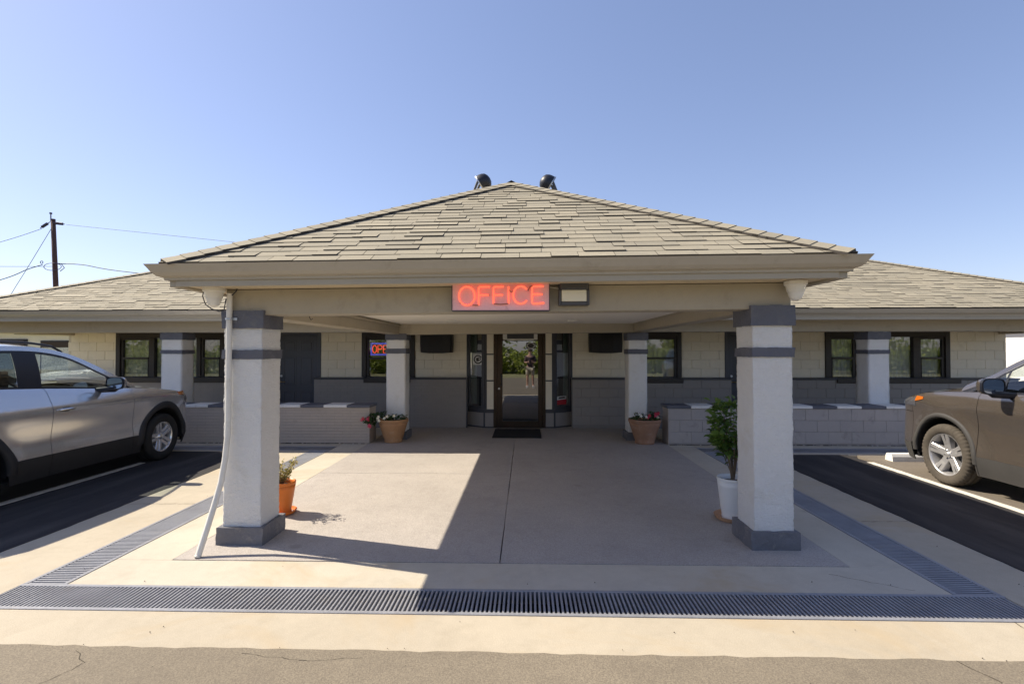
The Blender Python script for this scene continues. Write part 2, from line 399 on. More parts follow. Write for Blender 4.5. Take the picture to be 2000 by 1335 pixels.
struct('parking_lot', sheet([(-70,ROADY+.02),(-4.42,ROADY+.02)]+jag((-4.42,ROADY+.02),(-4.42,8.5),.12,.010)+jag((-4.42,8.5),(-8,8.52),.2,.01)+[(-8,8.5),(-30,8.5),(-30,24),(-70,24)], -.13, .005), 'lot')
struct('parking_lot', sheet([(5.14,ROADY+.02),(70,ROADY+.02),(70,24),(11.5,24),(11.5,8.47),(8,8.47)]+jag((8,8.47),(5.14,8.455),.2,.012), -.13, .005), 'lotR')
struct('dark_strip', sheet([(3.81,ROADY+.02)]+[(5.2,ROADY+.02)]+jag((5.2,ROADY+.03),(5.2,8.455),.25,.02)+jag((5.2,8.455),(3.81,8.45),.2,.012)+jag((3.81,8.45),(3.81,ROADY+.02),.12,.012), -.13, .0075), 'lot')  # strip darker than the asphalt beyond the bay line
DX0,DX1,DX2,DX3=-3.67,-3.34,2.97,3.30       # side drains
FY0,FY1=3.31,3.67                            # front drain
BY0,BY1=8.64,9.02                            # drains along the low walls
PX0,PX1,PY0=-2.87,2.54,4.12                  # slab under the canopy
def slab(name, x0,x1,y0,y1, m='concrete', c=.005): return struct(name, MB().cbox(x0,x1,y0,y1,-.13,0,c), m)
ap=MB()
for r in ((-4.6,3.95,2.7,FY0),(-4.6,DX0,FY0,8.46),(DX3,3.95,FY0,8.46)): ap.cbox(*r,-.13,0,.004)
struct('concrete_apron', ap, 'concrete')
ip=MB()
for r in ((DX1,DX2,FY1,PY0-.006),(DX1,PX0-.006,PY0-.006,9.4),(PX1+.006,DX2,PY0-.006,9.4)): ip.cbox(*r,-.13,0,.003)
struct('concrete_border', ip, 'concrete2')
bp=MB()
for r in ((-9.5,DX0,8.46,BY0),(DX3,9.5,8.44,BY0),(-9.5,DX1,BY1,9.4),(DX2,9.5,BY1,9.4)): bp.cbox(*r,-.13,.0,.004)
struct('concrete_edging', bp, 'concrete')
pad=struct('canopy_floor', MB().box(PX0-.02,PX1+.02,PY0-.02,11.9,-.14,-.045), 'trench')
for r in ((PX0,-.575,PY0,7.058),(PX0,-.575,7.066,11.8),(-.575,-.575,0,0),(-.205,PX1,PY0,9.6),(-.205,PX1,9.606,11.8)):
    if r[0]==r[1]: continue
    x0,x1,y0,y1=r
    if x1==-.575: x1=-.212
    mb=MB(); mb.prism(jag((x0,y0),(x1,y0),.15,.004)+jag((x1,y0),(x1,y1),.25,.0025)+jag((x1,y1),(x0,y1),.3,.002)+jag((x0,y1),(x0,y0),.2,.004), lambda a,b,d:(a,b,d), -.05, .003)
    obj('slab', mb, 'pad', pad)
# floor behind the low walls (porch walk)
struct('porch_walk', MB().box(-10.6,PX0-.03,9.72,11.9,-.13,-.004).box(PX1+.03,10.6,9.72,11.9,-.13,-.004), 'concrete2')
tr=MB()
for r in ((DX0-.02,DX3+.02,FY0-.01,FY1+.01),(DX0-.01,DX1+.01,FY1+.01,BY0-.01),(DX2-.01,DX3+.01,FY1+.01,BY0-.01),(-9.5,DX1+.01,BY0-.01,BY1+.01),(DX2-.01,9.5,BY0-.01,BY1+.01)): tr.box(*r,-.135,-.10)
struct('drain_channel', tr, 'trench')
def crack(pts, z, w=.006):
    mb=MB()
    for (a,b) in zip(pts,pts[1:]):
        n=max(2,int(math.dist(a,b)/.05)); P=[(a[0]+(b[0]-a[0])*i/n+rnd(-.008,.008),a[1]+(b[1]-a[1])*i/n+rnd(-.008,.008)) for i in range(n+1)]
        for p_,q_ in zip(P,P[1:]):
            l=math.dist(p_,q_) or 1; nx,ny=-(q_[1]-p_[1])/l*w*rnd(.2,.6),(q_[0]-p_[0])/l*w*rnd(.2,.6)
            mb.add([(p_[0]-nx,p_[1]-ny,z),(q_[0]-nx,q_[1]-ny,z),(q_[0]+nx,q_[1]+ny,z),(p_[0]+nx,p_[1]+ny,z)],[(0,1,2,3)])
    struct('pavement_crack',mb,'dirt')
crack([(-2.55,2.86),(-2.4,2.74),(-2.48,2.55)],.0075,.004); crack([(2.35,2.88),(2.42,2.7),(2.36,2.55)],.0075,.0045); crack([(-1.6,2.85),(-1.2,2.80),(-.9,2.83)],.0075,.0025)
crack([(2.3,3.98),(2.75,3.72)],.0012,.004); crack([(-4.42,5.6),(-3.68,5.62)],.0012,.008); crack([(3.32,5.2),(3.8,5.22)],.0012,.008); crack([(3.05,3.31),(3.02,2.9)],.0012,.006); crack([(-.62,7.3),(.4,7.2),(1.2,7.5)],.0042,.003)
# painted bay lines
for X,y0,y1 in ((-5.80,4.3,7.62),(5.20,3.1,7.9)):
    struct('painted_line', sheet(jag((X-.05,y0),(X+.05,y0),.03,.01)+jag((X+.05,y0),(X+.05,y1),.08,.006)+jag((X+.05,y1),(X-.05,y1),.03,.01)+jag((X-.05,y1),(X-.05,y0),.08,.006),.003,.0105),'line')
# crack in the road and bits of grit, leaves
def grit():
    mb=MB()
    for k in range(70):
        x=rnd(-4.2,3.9); y=random.choice((rnd(1.9,2.88),rnd(2.9,3.3),rnd(3.7,4.1),rnd(4.2,8),rnd(4.2,8),ROADY+rnd(-.02,.03)))
        if FY0<y<FY1: continue
        s=rnd(.002,.0042); a=rnd(0,6)
        mb.prism([(x+s*rnd(.6,1.3)*math.cos(a+t),y+s*rnd(.5,1.2)*math.sin(a+t)) for t in (0,1.4,2.6,3.9,5)],lambda p,q,d:(p,q,d),.0045,.0065+s*.4)
    return stuff(obj('grit',mb,'dirt'))
tag(grit(),'scattered dark grit and dry leaf bits on the concrete and asphalt','grit')
def dirtline():
    mb=MB()
    for x0,x1 in ((-7.5,-2.86),(2.58,8.0)):
        x=x0
        while x<x1:
            l=rnd(.02,.10); h=rnd(.003,.011); d=rnd(.006,.03)
            mb.prism([(0,0),(d,0),(d*.5,h*.5),(0,h)],lambda a,b,dd:(dd,9.30-a,b+.001),x,x+l); x+=l*rnd(.7,1.8)
    return stuff(obj('dirt_line',mb,'dirt'))
tag(dirtline(),'dark crumbs of dirt and moss along the foot of the low walls','dirt')

# ================================================================ trench drains
def drain(label, x0,x1,y0,y1, along, pitch, bars=True, group='trench drains around the canopy'):
    t=thing('trench_drain',label,'drain grate',((x0+x1)/2,(y0+y1)/2,0),group)
    fr=MB(); rw=.034
    L0,L1=(x0,x1) if along=='x' else (y0,y1); W0,W1=(y0,y1) if along=='x' else (x0,x1)
    def bx(mb,l0,l1,w0,w1,z0,z1):
        return mb.cbox(l0,l1,w0,w1,z0,z1,.002) if along=='x' else mb.cbox(w0,w1,l0,l1,z0,z1,.002)
    bx(fr,L0,L1,W0+.003,W0+rw,-.06,.004); bx(fr,L0,L1,W1-rw,W1-.003,-.06,.004)
    obj('rail',fr,'grate',t)
    n=int((L1-L0-.02)/pitch); L=rootloc(t)
    bw=pitch*.48
    one=MB(); bx(one,-bw/2,bw/2,W0+rw-(L.y if along=='x' else L.x),W1-rw-(L.y if along=='x' else L.x),-.035,.002)
    if bars:
        me=one.mesh('bar','grate')
        for i in range(n+1):
            p=L0+.012+i*pitch
            inst('bar',me,t,(p-L.x,0,0) if along=='x' else (0,p-L.y,0))
    else:
        mb=MB()
        for i in range(n+1):
            p=L0+.012+i*pitch; bx(mb,p-bw/2,p+bw/2,W0+rw,W1-rw,-.035,.002)
        stuff(obj('bars',mb,'grate',t))
    return t
drain('long slotted metal drain grate across the front of the canopy, nearest the camera', DX0,DX3,FY0,FY1,'x',.0300)
drain('sunlit slotted drain grate running back on the left beside the silver car', DX0,DX1,FY1,BY0,'y',.031)
drain('shaded bluish drain grate running back on the right beside the white column', DX2,DX3,FY1,BY0,'y',.031)
drain('drain grate along the foot of the left low wall, behind the silver car', -9.0,DX1,BY0,BY1,'x',.031,False)
drain('drain grate along the foot of the right low wall, behind the bronze car', DX2,9.0,BY0,BY1,'x',.031,False)

# ================================================================ block walls
BLK={}
def blocks(parent, x0,x1,z0,z1, yf, openings, mat, L=.40, H=.20, depth=.03, gap=.0055, off=0, name='block', ychk=None):
    Lp=rootloc(parent); k=0; z=z0
    while z<z1-.01:
        h=min(H,z1-z); x=x0-(L/2 if k%2 else 0)+off
        while x<x1:
            a,b=max(x,x0),min(x+L,x1); x+=L
            segs=[(a,b)]
            for (o0,o1,q0,q1) in openings:
                if q1<z+h*.5 or q0>z+h*.5: continue
                ns=[]
                for (p,q) in segs:
                    if o1<=p or o0>=q: ns.append((p,q)); continue
                    if p<o0: ns.append((p,o0))
                    if q>o1: ns.append((o1,q))
                segs=ns
            for (p,q) in segs:
                wd=round(q-p-gap,3); hh=round(h-gap,3)
                if wd<.02: continue
                key=(wd,hh,mat,depth)
                if key not in BLK: BLK[key]=MB().cbox(-wd/2,wd/2,0,depth,-hh/2,hh/2,.003).mesh(name,mat)
                o=inst(name,BLK[key],parent,((p+q)/2-Lp.x,yf+rnd(-.0015,.0015)-Lp.y,z+h/2-Lp.z))
        z+=h; k+=1

# ================================================================ motel building
bld=thing('motel_building','long low cream block motel building with grey knee wall and tan shingle roof','motel building',(0,11.55,0))
WY=11.55; KY=11.26; XL,XR=-10.56,10.56
WA=(-9.42,-6.86,.98,2.12); DL=(-5.73,-4.66,0,2.11); WB=(-3.72,-2.51,.98,2.12); BAY=(-1.33,1.04,0,2.4)
WC=(2.31,3.48,.98,2.12); DR=(4.44,5.51,0,2.11); WD=(6.64,9.34,.98,2.12)
OPEN=[WA,DL,WB,BAY,WC,DR,WD]
wl=MB()
xs=XL
for o in OPEN+[(XR,XR,0,0)]:
    wl.box(xs,o[0],WY+.010,WY+.2,-.1,2.38)
    if o[1]>o[0] and o is not BAY:
        wl.box(o[0],o[1],WY+.010,WY+.2,o[3],2.38)
        if o[2]>.1: wl.box(o[0],o[1],WY+.010,WY+.2,-.1,o[2])
    xs=o[1]
wl.box(XL-.01,XL+.19,WY+.201,20.4,-.1,2.38).box(XR-.19,XR+.01,WY+.201,20.4,-.1,2.38).box(XL,XR,20.401,20.6,-.1,2.38)
wall=obj('wall',wl,'mortar',bld)
blocks(wall,XL,XR,1.09,2.29,WY-.006,OPEN,'cream',off=.07)
# knee wall, proud of the block wall
kb=MB(); KC=[]
for a,b in ((XL,DL[0]-.02),(-4.70,-1.30),(1.02,4.47),(5.49,XR)):
    kb.box(a,b,KY+.010,WY-.003,-.1,1.055); KC.append(MB().cbox(a-.012,b+.012,KY-.02,WY-.008,1.056,1.095,.005))
KC.append(MB().cbox(-1.312,-1.287,KY-.012,KY+.04,0,1.055,.003))
knee=obj('knee_wall',kb,'wmortar',bld); [obj('ledge',k_,'trimgrey',knee) for k_ in KC]
# right hand knee wall shows its blocks, left hand one thin courses
for a,b in ((1.02,4.47),(5.49,9.9)): blocks(knee,a,b,.07,1.05,KY,[],'wains',gap=.004)
th=MB()
for a,b in ((XL,DL[0]-.02),(-4.70,-1.312)):
    z=.01;k=0
    while z<1.05:
        x=a-(.15 if k%2 else 0)
        while x<b:
            p,q=max(a,x),min(b,x+.30); x+=.30
            if q-p>.01: th.cbox(p+.001,q-.001,KY+rnd(-.001,.001),KY+.02,z+.0015,min(z+.0635,1.05),.0015)
        z+=.065;k+=1
stuff(obj('brick_courses',th,'wains',knee))

# windows
def dh_sash(win, x0,x1,z0,z1,zm,y, glassmat='glass'):
    s=MB(); f=.05
    for (a,b,c,d,yo) in ((x0,x0+f,z0,z1,0),(x1-f,x1,z0,z1,0),(x0+f,x1-f,z1-f,z1,.0),(x0+f,x1-f,z0,z0+.06,-.012),(x0+f,x1-f,zm-.02,zm+.025,-.018)):
        s.cbox(a,b,y+yo,y+.05,c,d,.004)
    s.cbox(x0+f,x0+f+.015,y-.006,y+.03,z0+.06,zm-.02,.002).cbox(x1-f-.015,x1-f,y-.006,y+.03,z0+.06,zm-.02,.002)
    obj('sash',s,'trim',win)
    for c,d,yy in ((zm+.025,z1-f,y+.036),(z0+.06,zm-.02,y+.020)):
        g=MB(); a,b=x0+f,x1-f
        g.add([(a,yy,c),(b,yy,c),(b,yy,d),(a,yy,d)],[(0,1,2,3)]); obj('pane',g,glassmat,win)
def fixed(win,x0,x1,z0,z1,y):
    obj('pane',MB().add([(x0,y,z0),(x1,y,z0),(x1,y,z1),(x0,y,z1)],[(0,1,2,3)]),'glass',win)
def drape(win,x0,x1,z0,z1,y,m,amp=.02,per=.075):
    n=int((x1-x0)/.012); rows=[]
    for z in (z0,(z0+z1)/2,z1):
        rows.append([(x0+(x1-x0)*i/n, y+amp*math.sin(i*.012/per*2*PI+.8*math.sin(i*.031))*(1 if z<z1 else .6)+.006*math.sin(i*.7), z) for i in range(n+1)])
    return obj('curtain',MB().grid(rows),m,win,smooth=True)
def window(o, sill, mull, label=None):
    x0,x1,z0,z1=o; y=WY-.035
    f=MB(); f.cbox(x0,x0+.10,y,WY+.1,z0,z1,.005).cbox(x1-.10,x1,y,WY+.1,z0,z1,.005).cbox(x0+.101,x1-.101,y,WY+.1,z1-.13,z1,.005).cbox(x0+.101,x1-.101,y+.004,WY+.1,z0,z0+.07,.004)
    for a,b in mull: f.cbox(a,b,y+.01,WY+.09,z0+.071,z1-.131,.005)
    win=obj('window',f,'trim',bld)
    obj('sill',MB().cbox(sill[0],sill[1],KY-.035,WY-.04,.985,1.085,.006),'trim',win)
    return win
zb,zt,zm=1.05,1.99,1.52
wA=window(WA,(-9.05,-6.5),((-8.62,-8.52),(-7.54,-7.44)))
dh_sash(wA,-9.32,-8.62,zb,zt,zm,WY); fixed(wA,-8.52,-7.54,zb,zt,WY+.03); dh_sash(wA,-7.44,-6.96,zb,zt,zm,WY)
drape(wA,-9.3,-6.98,1.0,2.05,WY+.13,'lace',.012,.11)
wB=window(WB,(-3.585,-2.55),()); dh_sash(wB,-3.62,-2.61,zb,zt,zm,WY)
wC=window(WC,(2.36,3.43),()); dh_sash(wC,2.41,3.38,zb,zt,zm,WY)
wD=window(WD,(6.72,9.33),((7.31,7.42),(8.55,8.68)))
dh_sash(wD,6.74,7.31,zb,zt,zm,WY); fixed(wD,7.42,8.55,zb,zt,WY+.03); dh_sash(wD,8.68,9.24,zb,zt,zm,WY)
drape(wD,6.76,9.22,1.0,2.05,WY+.14,'curtain',.022,.09)
drape(wC,2.43,3.36,1.0,2.05,WY+.16,'curtain',.012,.2)
obj('interior',MB().box(XL+.25,XR-.25,16.5,16.6,0,2.36).box(XL+.25,XR-.25,11.8,16.5,-.09,-.012),'interior',bld)

# slate side doors (six raised panels)
def sidedoor(o, hand):
    x0,x1,_,z1=o
    f=MB(); f.cbox(x0,x0+.075,WY-.02,WY+.12,0,z1,.004).cbox(x1-.075,x1,WY-.02,WY+.12,0,z1,.004).cbox(x0+.076,x1-.076,WY-.02,WY+.12,z1-.06,z1,.004)
    a,b=x0+.079,x1-.079; f.cbox(a,b,WY+.03,WY+.075,.012,z1-.064,.003)
    d=obj('door',f,'doorslate',bld); W=b-a
    for (u0,u1) in ((.13,.45),(.55,.87)):
        for (c,e) in ((.18,.78),(.90,1.56),(1.68,1.92)):
            m=MB(); p,q=a+W*u0,a+W*u1; yy=WY+.03
            m.cbox(p,q,yy-.005,yy+.002,c,c+.018,.002).cbox(p,q,yy-.005,yy+.002,e-.018,e,.002).cbox(p,p+.018,yy-.005,yy+.002,c+.018,e-.018,.002).cbox(q-.018,q,yy-.005,yy+.002,c+.018,e-.018,.002)
            m.cbox(p+.035,q-.035,yy-.008,yy+.002,c+.035,e-.035,.006)
            obj('door_panel',m,'doorslate',d)
    hx=a+.07 if hand<0 else b-.07
    obj('knob',MB().lathe([(.0,-.07),(.022,-.068),(.03,-.05),(.026,-.03),(.012,-.025),(.012,-.006),(.03,-.004),(.03,0)],(0,0,0),14,'z') if False else MB().tube([(hx,WY+.03,.99),(hx,WY-.02,.99)],.013,10).tube([(hx,WY-.02,.99),(hx+.10,WY-.022,.985)],.009,8),'brass',d)
    obj('deadbolt',MB().tube([(hx,WY+.03,1.12),(hx,WY+.005,1.12)],.026,14),'steel',d)
sidedoor(DL,-1); sidedoor(DR,-1)

# entrance bay
def seg(mb,P,Q,a0,a1,z0,z1,d0,d1,c=.003):
    # box laid along P->Q, d measured outwards (towards the camera side)
    P=Vector((P[0],P[1],0)); Q=Vector((Q[0],Q[1],0)); u=(Q-P).normalized(); n=Vector((u.y,-u.x,0))
    t=MB().cbox(a0,a1,d0,d1,z0,z1,c); return mb.add([tuple(P+u*x+n*y+Vector((0,0,z))) for x,y,z in t.v],t.f)
P0,P1,P2,P3=(-1.33,11.545),(-.90,11.24),(.62,11.24),(1.04,11.545)
ls=math.dist(P0,P1); ZT=2.36
bay=obj('entrance_bay',MB().box(-1.32,1.03,11.30,11.75,2.361,2.38),'soffit',bld)
for P,Q,l,fa,fb,fc,fd_ in ((P0,P1,ls,-.895,-.855,-.905,-.705),(P2,P3,ls,.575,.617,.435,.625)):
    by=MB()
    seg(by,P,Q,0,.075,.41,ZT,-.05,.01); seg(by,P,Q,l-.085,l,.41,ZT,-.05,.01); seg(by,P,Q,.075,l-.085,.41,.47,-.05,.006); seg(by,P,Q,.075,l-.085,2.2,ZT,-.05,.006)
    seg(by,P,Q,-.005,.03,0,.33,-.03,.012); seg(by,P,Q,l-.03,l+.005,0,.33,-.03,.012); seg(by,P,Q,-.01,l+.01,.332,.408,-.05,.018); seg(by,P,Q,.031,l-.031,0,.03,-.03,.010)
    by.cbox(fa,fb,11.232,11.29,.411,ZT,.003).cbox(fc,fd_,11.222,11.29,.332,.409,.004).cbox(fc,fd_,11.228,11.28,0,.03,.003)
    obj('bay_frame',by,'trimgrey',bay)
for a,b in ((-.853,-.707),(.437,.573)):
    obj('cream_panel',MB().box(a,b,11.24,11.30,.41,ZT),'cream',bay)
    for z in (1.02,1.60): obj('cross_strip',MB().cbox(a,b,11.225,11.26,z,z+.028,.003),'trimgrey',bay)
for P,Q,l in ((P0,P1,ls),(P2,P3,ls)): obj('base_panel',seg(MB(),P,Q,.031,l-.031,.031,.331,-.03,.002),'wains',bay)
for a,b in ((-.895,-.71),(.44,.615)): obj('base_panel',MB().box(a,b,11.242,11.29,.031,.331),'wains',bay)
for P,Q,l in ((P0,P1,ls),(P2,P3,ls)):
    obj('side_pane',seg(MB(),P,Q,.075,l-.085,.47,2.2,-.024,-.022,.0005),'glass',bay)
for (x0,y0),(x1,y1) in (((-1.30,11.66),(-1.10,11.50)),((.84,11.50),(1.02,11.66))):
    rows=[[(x0+(x1-x0)*i/24,y0+(y1-y0)*i/24+.012*math.sin(i*1.3),z) for i in range(25)] for z in (.5,2.2)]
    obj('curtain',MB().grid(rows),'green_curtain',bay,smooth=True)
def sticker(P,Q,a,z,w,h,shapes,parent,d=.001):
    Pv=Vector((P[0],P[1],0)); u=(Vector((Q[0],Q[1],0))-Pv).normalized(); n=Vector((u.y,-u.x,0))
    for (m,polys,dd) in shapes:
        mb=MB()
        for poly in polys: mb.prism(poly,lambda x,y,q:tuple(Pv+u*(a+x*w)+n*(d+q)+Vector((0,0,z+y*h))),dd,dd+.0006)
        obj('sticker',mb,m,parent)
def ring(cx,cy,r0,r1,t0=0,t1=2*PI,n=20):
    return [[(cx+r0*math.cos(t0+(t1-t0)*i/n),cy+r0*math.sin(t0+(t1-t0)*i/n)),(cx+r1*math.cos(t0+(t1-t0)*i/n),cy+r1*math.sin(t0+(t1-t0)*i/n)),(cx+r1*math.cos(t0+(t1-t0)*(i+1)/n),cy+r1*math.sin(t0+(t1-t0)*(i+1)/n)),(cx+r0*math.cos(t0+(t1-t0)*(i+1)/n),cy+r0*math.sin(t0+(t1-t0)*(i+1)/n))] for i in range(n)]
R1=[[(0,0),(1,0),(1,1),(0,1)]]
sticker(P0,P1,.17,1.38,.30,.235,[('stickwhite',R1,0),('stickdark',ring(.5,.5,.30,.42,.6,5.9)+[[(.35,.3),(.6,.35),(.55,.7),(.3,.62)]]+ring(.62,.55,.08,.16),.001)],bay,-.015)
sticker(P2,P3,.10,.50,.26,.19,[('stickwhite',[[(0,.55),(1,.62),(1,1),(0,.95)]],0),('stickred',[[(0,0),(1,0),(1,.6),(0,.53)]],0),('stickdark',[[(.1,.68),(.9,.72),(.8,.9),(.2,.88)]],.001)],bay,-.015)
# glazed bronze door
dm=MB(); yd=11.262
dm.cbox(-.705,-.635,11.235,11.34,0,ZT,.004).cbox(.375,.435,11.235,11.34,0,ZT,.004)
dm.cbox(-.634,-.51,yd,yd+.045,.012,2.06,.006).cbox(.27,.374,yd,yd+.045,.012,2.06,.006).cbox(-.51,.27,yd,yd+.045,1.905,2.06,.005).cbox(-.51,.27,yd,yd+.045,.012,.15,.005).cbox(-.634,.374,11.24,11.33,2.065,ZT,.004)
dm.cbox(-.634,.374,11.20,11.33,0,.011,.002)
door=obj('entrance_door',dm,'bronze',bld)
obj('pane',MB().add([(-.51,yd+.022,.15),(.27,yd+.022,.15),(.27,yd+.022,1.905),(-.51,yd+.022,1.905)],[(0,1,2,3)]),'doorglass',door)
obj('handle',MB().tube([(-.555,yd,.93),(-.53,yd-.05,.95),(-.53,yd-.055,1.06),(-.53,yd-.05,1.16),(-.555,yd,1.18)],.011,8),'blackmetal',door)
obj('lock',MB().tube([(-.585,yd+.002,.86),(-.585,yd-.012,.86)],.02,12),'steel',door)
obj('door_closer',MB().cbox(-.50,-.41,yd-.035,yd-.002,1.93,2.06,.006).cbox(.18,.26,yd-.035,yd-.002,1.93,2.06,.006).cbox(-.409,.179,yd-.05,yd-.002,1.915,1.955,.004),'white',door)
obj('closer_cover',MB().cbox(-.409,.179,yd-.03,yd-.002,1.956,2.058,.006),'trimgrey',door)
sticker((-.51,yd),(.27,yd),.525,1.735,.20,.135,[('signgrey',R1,0),('stickwhite',ring(.5,.5,.36,.46),.001),('stickdark',[[(.5+.36*math.cos(i*.35),.5+.36*math.sin(i*.35)) for i in range(18)]],.001)],door,-.018)
sticker((-.51,yd),(.27,yd),.06,1.56,.075,.085,[('stickwhite',ring(.5,.5,.28,.48),0)],door,-.018)

# porch beam, soffit, gutter
CB0,CB1=-2.66,2.29       # canopy beam outer sides
bm_=MB()
for a,b in ((-10.62,CB0-.005),(CB1+.02,10.62)):
    bm_.cbox(a,b,9.73,9.98,2.05,2.33,.006)
bm_.cbox(CB0-.004,CB1+.019,9.985,10.1,2.05,2.33,.004)
for a in (-10.62,10.40): bm_.cbox(a,a+.22,9.985,WY,2.05,2.33,.006)
obj('porch_beam',bm_,'beam',bld)
obj('porch_soffit',MB().box(-11.0,11.1,9.26,11.9,2.335,2.36),'soffit',bld)
GP=[(0,.012),(0,0),(-.012,0),(-.014,.018),(-.05,.03),(-.075,.055),(-.095,.09),(-.105,.105),(-.112,.118),(-.102,.118),(-.095,.11)]  # ogee, outward negative
def gutter_run(mb, P, Q, zb_, out, sc_=1.0, zq=None):
    P=Vector(P); Q=Vector(Q); out=Vector(out)
    n=max(2,int((Q-P).length/.5)); rows=[]
    for i in range(n+1):
        t=i/n; o=P+(Q-P)*t; z=zb_+(0 if zq is None else (zq-zb_)*t)+.003*math.sin(i*1.7)
        rows.append([(o.x+out.x*-d*sc_,o.y+out.y*-d*sc_,z+h*sc_) for d,h in GP])
    mb.grid(rows)
    for r in (rows[0],rows[-1]): mb.add(r[:-1],[tuple(range(len(r)-1))])
    return mb
for a,b in ((-11.1,-3.04),(2.66,11.2)): obj('gutter',gutter_run(MB(),(a,9.20,0),(b,9.20,0),2.305,(0,-1,0)),'gutter',bld)
for a,b in ((-11.1,-2.9),(2.5,11.2)): obj('fascia',MB().box(a,b,9.203,9.26,2.24,2.42),'beam',bld)

# main hip roof
EX0,EX1,EY0,SL=-11.10,11.26,9.10,.43
EZ=2.44; EY1=21.5; RUN=(EY1-EY0)/2; RZ=EZ+RUN*SL
A_,B_,C_,D_=(EX0,EY0,EZ),(EX1,EY0,EZ),(EX1,EY1,EZ),(EX0,EY1,EZ); R0,R1_=(EX0+RUN,EY0+RUN,RZ),(EX1-RUN,EY0+RUN,RZ)
roof=obj('roof',MB().add([A_,B_,C_,D_,R0,R1_],[(0,1,5,4),(1,2,5),(2,3,4,5),(3,0,4),(3,2,1,0)]),'under',bld)
def shingle_polys(poly, expo=.130, wmin=.16, wmax=.36):
    amax=max(p[0] for p in poly); amin=min(p[0] for p in poly); bmax=max(p[1] for p in poly)
    out=[]; b=-.02; k=0
    while b<bmax:
        a=amin-rnd(0,.3)
        while a<amax:
            wd=rnd(wmin,wmax); q=[(a+.0022,b),(a+wd-.0022,b),(a+wd-.0022,b+expo+.05),(a+.0022,b+expo+.05)]
            n=len(poly)
            for i in range(n):
                p0,p1=poly[i],poly[(i+1)%n]; ex,ey=p1[0]-p0[0],p1[1]-p0[1]
                if abs(ey)<1e-6 and p0[1]<.01: continue       # eave: let it overhang
                q=clip(q,ey,-ex,ey*p0[0]-ex*p0[1])
                if len(q)<3: break
            if len(q)>2 and area(q)>.0015: out.append((q,b,expo))
            a+=wd
        b+=expo; k+=1
    return out
def shingle_add(mb, item, P, u, s, n):
    q,b0,ex=item; lift=random.choice((.005,.006,.010,.014))+rnd(0,.002)
    def up(p): return lift*max(0,1-(p[1]-b0)/(ex*1.45))+.003
    top=[P+u*p[0]+s*p[1]+n*up(p) for p in q]; bot=[P+u*p[0]+s*p[1]+n*(up(p)-.006-lift*.55*(1 if p[1]<b0+.001 else 0)) for p in q]
    m=len(q); mb.add(top+bot,[tuple(range(m))]+[(i,i+m,(i+1)%m+m,(i+1)%m) for i in range(m)])
def frame(A,B,up):   # plane frame from eave A->B, ridge direction point
    A,B,up=Vector(A),Vector(B),Vector(up); u=(B-A).normalized(); n=u.cross(up-A).normalized(); s=n.cross(u).normalized(); return A,u,s,n
def shobj(name,mb,parent,n):
    o=obj(name,mb,'shingle',parent); o.data.materials.append(MT['shingle_edge'])
    for p_ in o.data.polygons:
        if p_.normal.dot(n)<.6: p_.material_index=1
    return o
def roof_stuff(A,B,poly3, parent, name='shingles'):
    P,u,s,n=frame(A,B,poly3[2]); poly=[((Vector(p)-P).dot(u),(Vector(p)-P).dot(s)) for p in poly3]
    mb=MB()
    for it in shingle_polys(poly): shingle_add(mb,it,P,u,s,n)
    return stuff(shobj(name,mb,parent,n))
roof_stuff(A_,B_,[A_,B_,R1_,R0],roof)
def capmat(me):
    me.materials.append(MT['shingle_edge'])
    for i,p_ in enumerate(me.polygons): p_.material_index=0 if i%6<2 else 1
def hipcap(P,Q,na,nb,parent,wid=.14,step=.135,single=True,name='hip_shingle'):
    # folded caps along the hip P->Q; na, nb normals of the two slopes
    P,Q=Vector(P),Vector(Q); d=(Q-P).normalized(); L=(Q-P).length
    sa=na.cross(d).normalized(); sb=-nb.cross(d).normalized()
    if (sa.z>0): sa=-sa
    if (sb.z>0): sb=-sb
    up=(na+nb).normalized(); n=int(L/step); allm=MB()
    def piece(mb,o):
        pts=[]
        for e,(t,l) in enumerate(((0,.036),(step*1.5,.027))):
            for sgn in (sa*wid,sa*0,sb*wid): pts.append(o+d*t+sgn+up*l)
        low=[p-up*.012 for p in pts[:3]]
        mb.add(pts+low,[(0,1,4,3),(1,2,5,4),(6,7,1,0),(7,8,2,1)]); 
        mb.add([pts[0],pts[3],pts[3]-up*.02,pts[0]-up*.02],[(0,1,2,3)]); mb.add([pts[2],pts[5],pts[5]-up*.02,pts[2]-up*.02],[(0,3,2,1)])
    if single:
        one=MB(); piece(one,Vector((0,0,0))); me=one.mesh(name,'shingle'); capmat(me); Lp=rootloc(parent)
        for i in range(n): inst(name,me,parent,P+d*(i*step)-Lp)
    else:
        for i in range(n): piece(allm,P+d*(i*step))
        capmat(stuff(obj(name+'s',allm,'shingle',parent)).data)
nF=Vector((0,-SL,1)).normalized(); nL=Vector((-SL,0,1)).normalized(); nR=Vector((SL,0,1)).normalized()
hipcap(A_,R0,nF,nL,roof,single=False); hipcap(B_,R1_,nF,nR,roof,single=False)

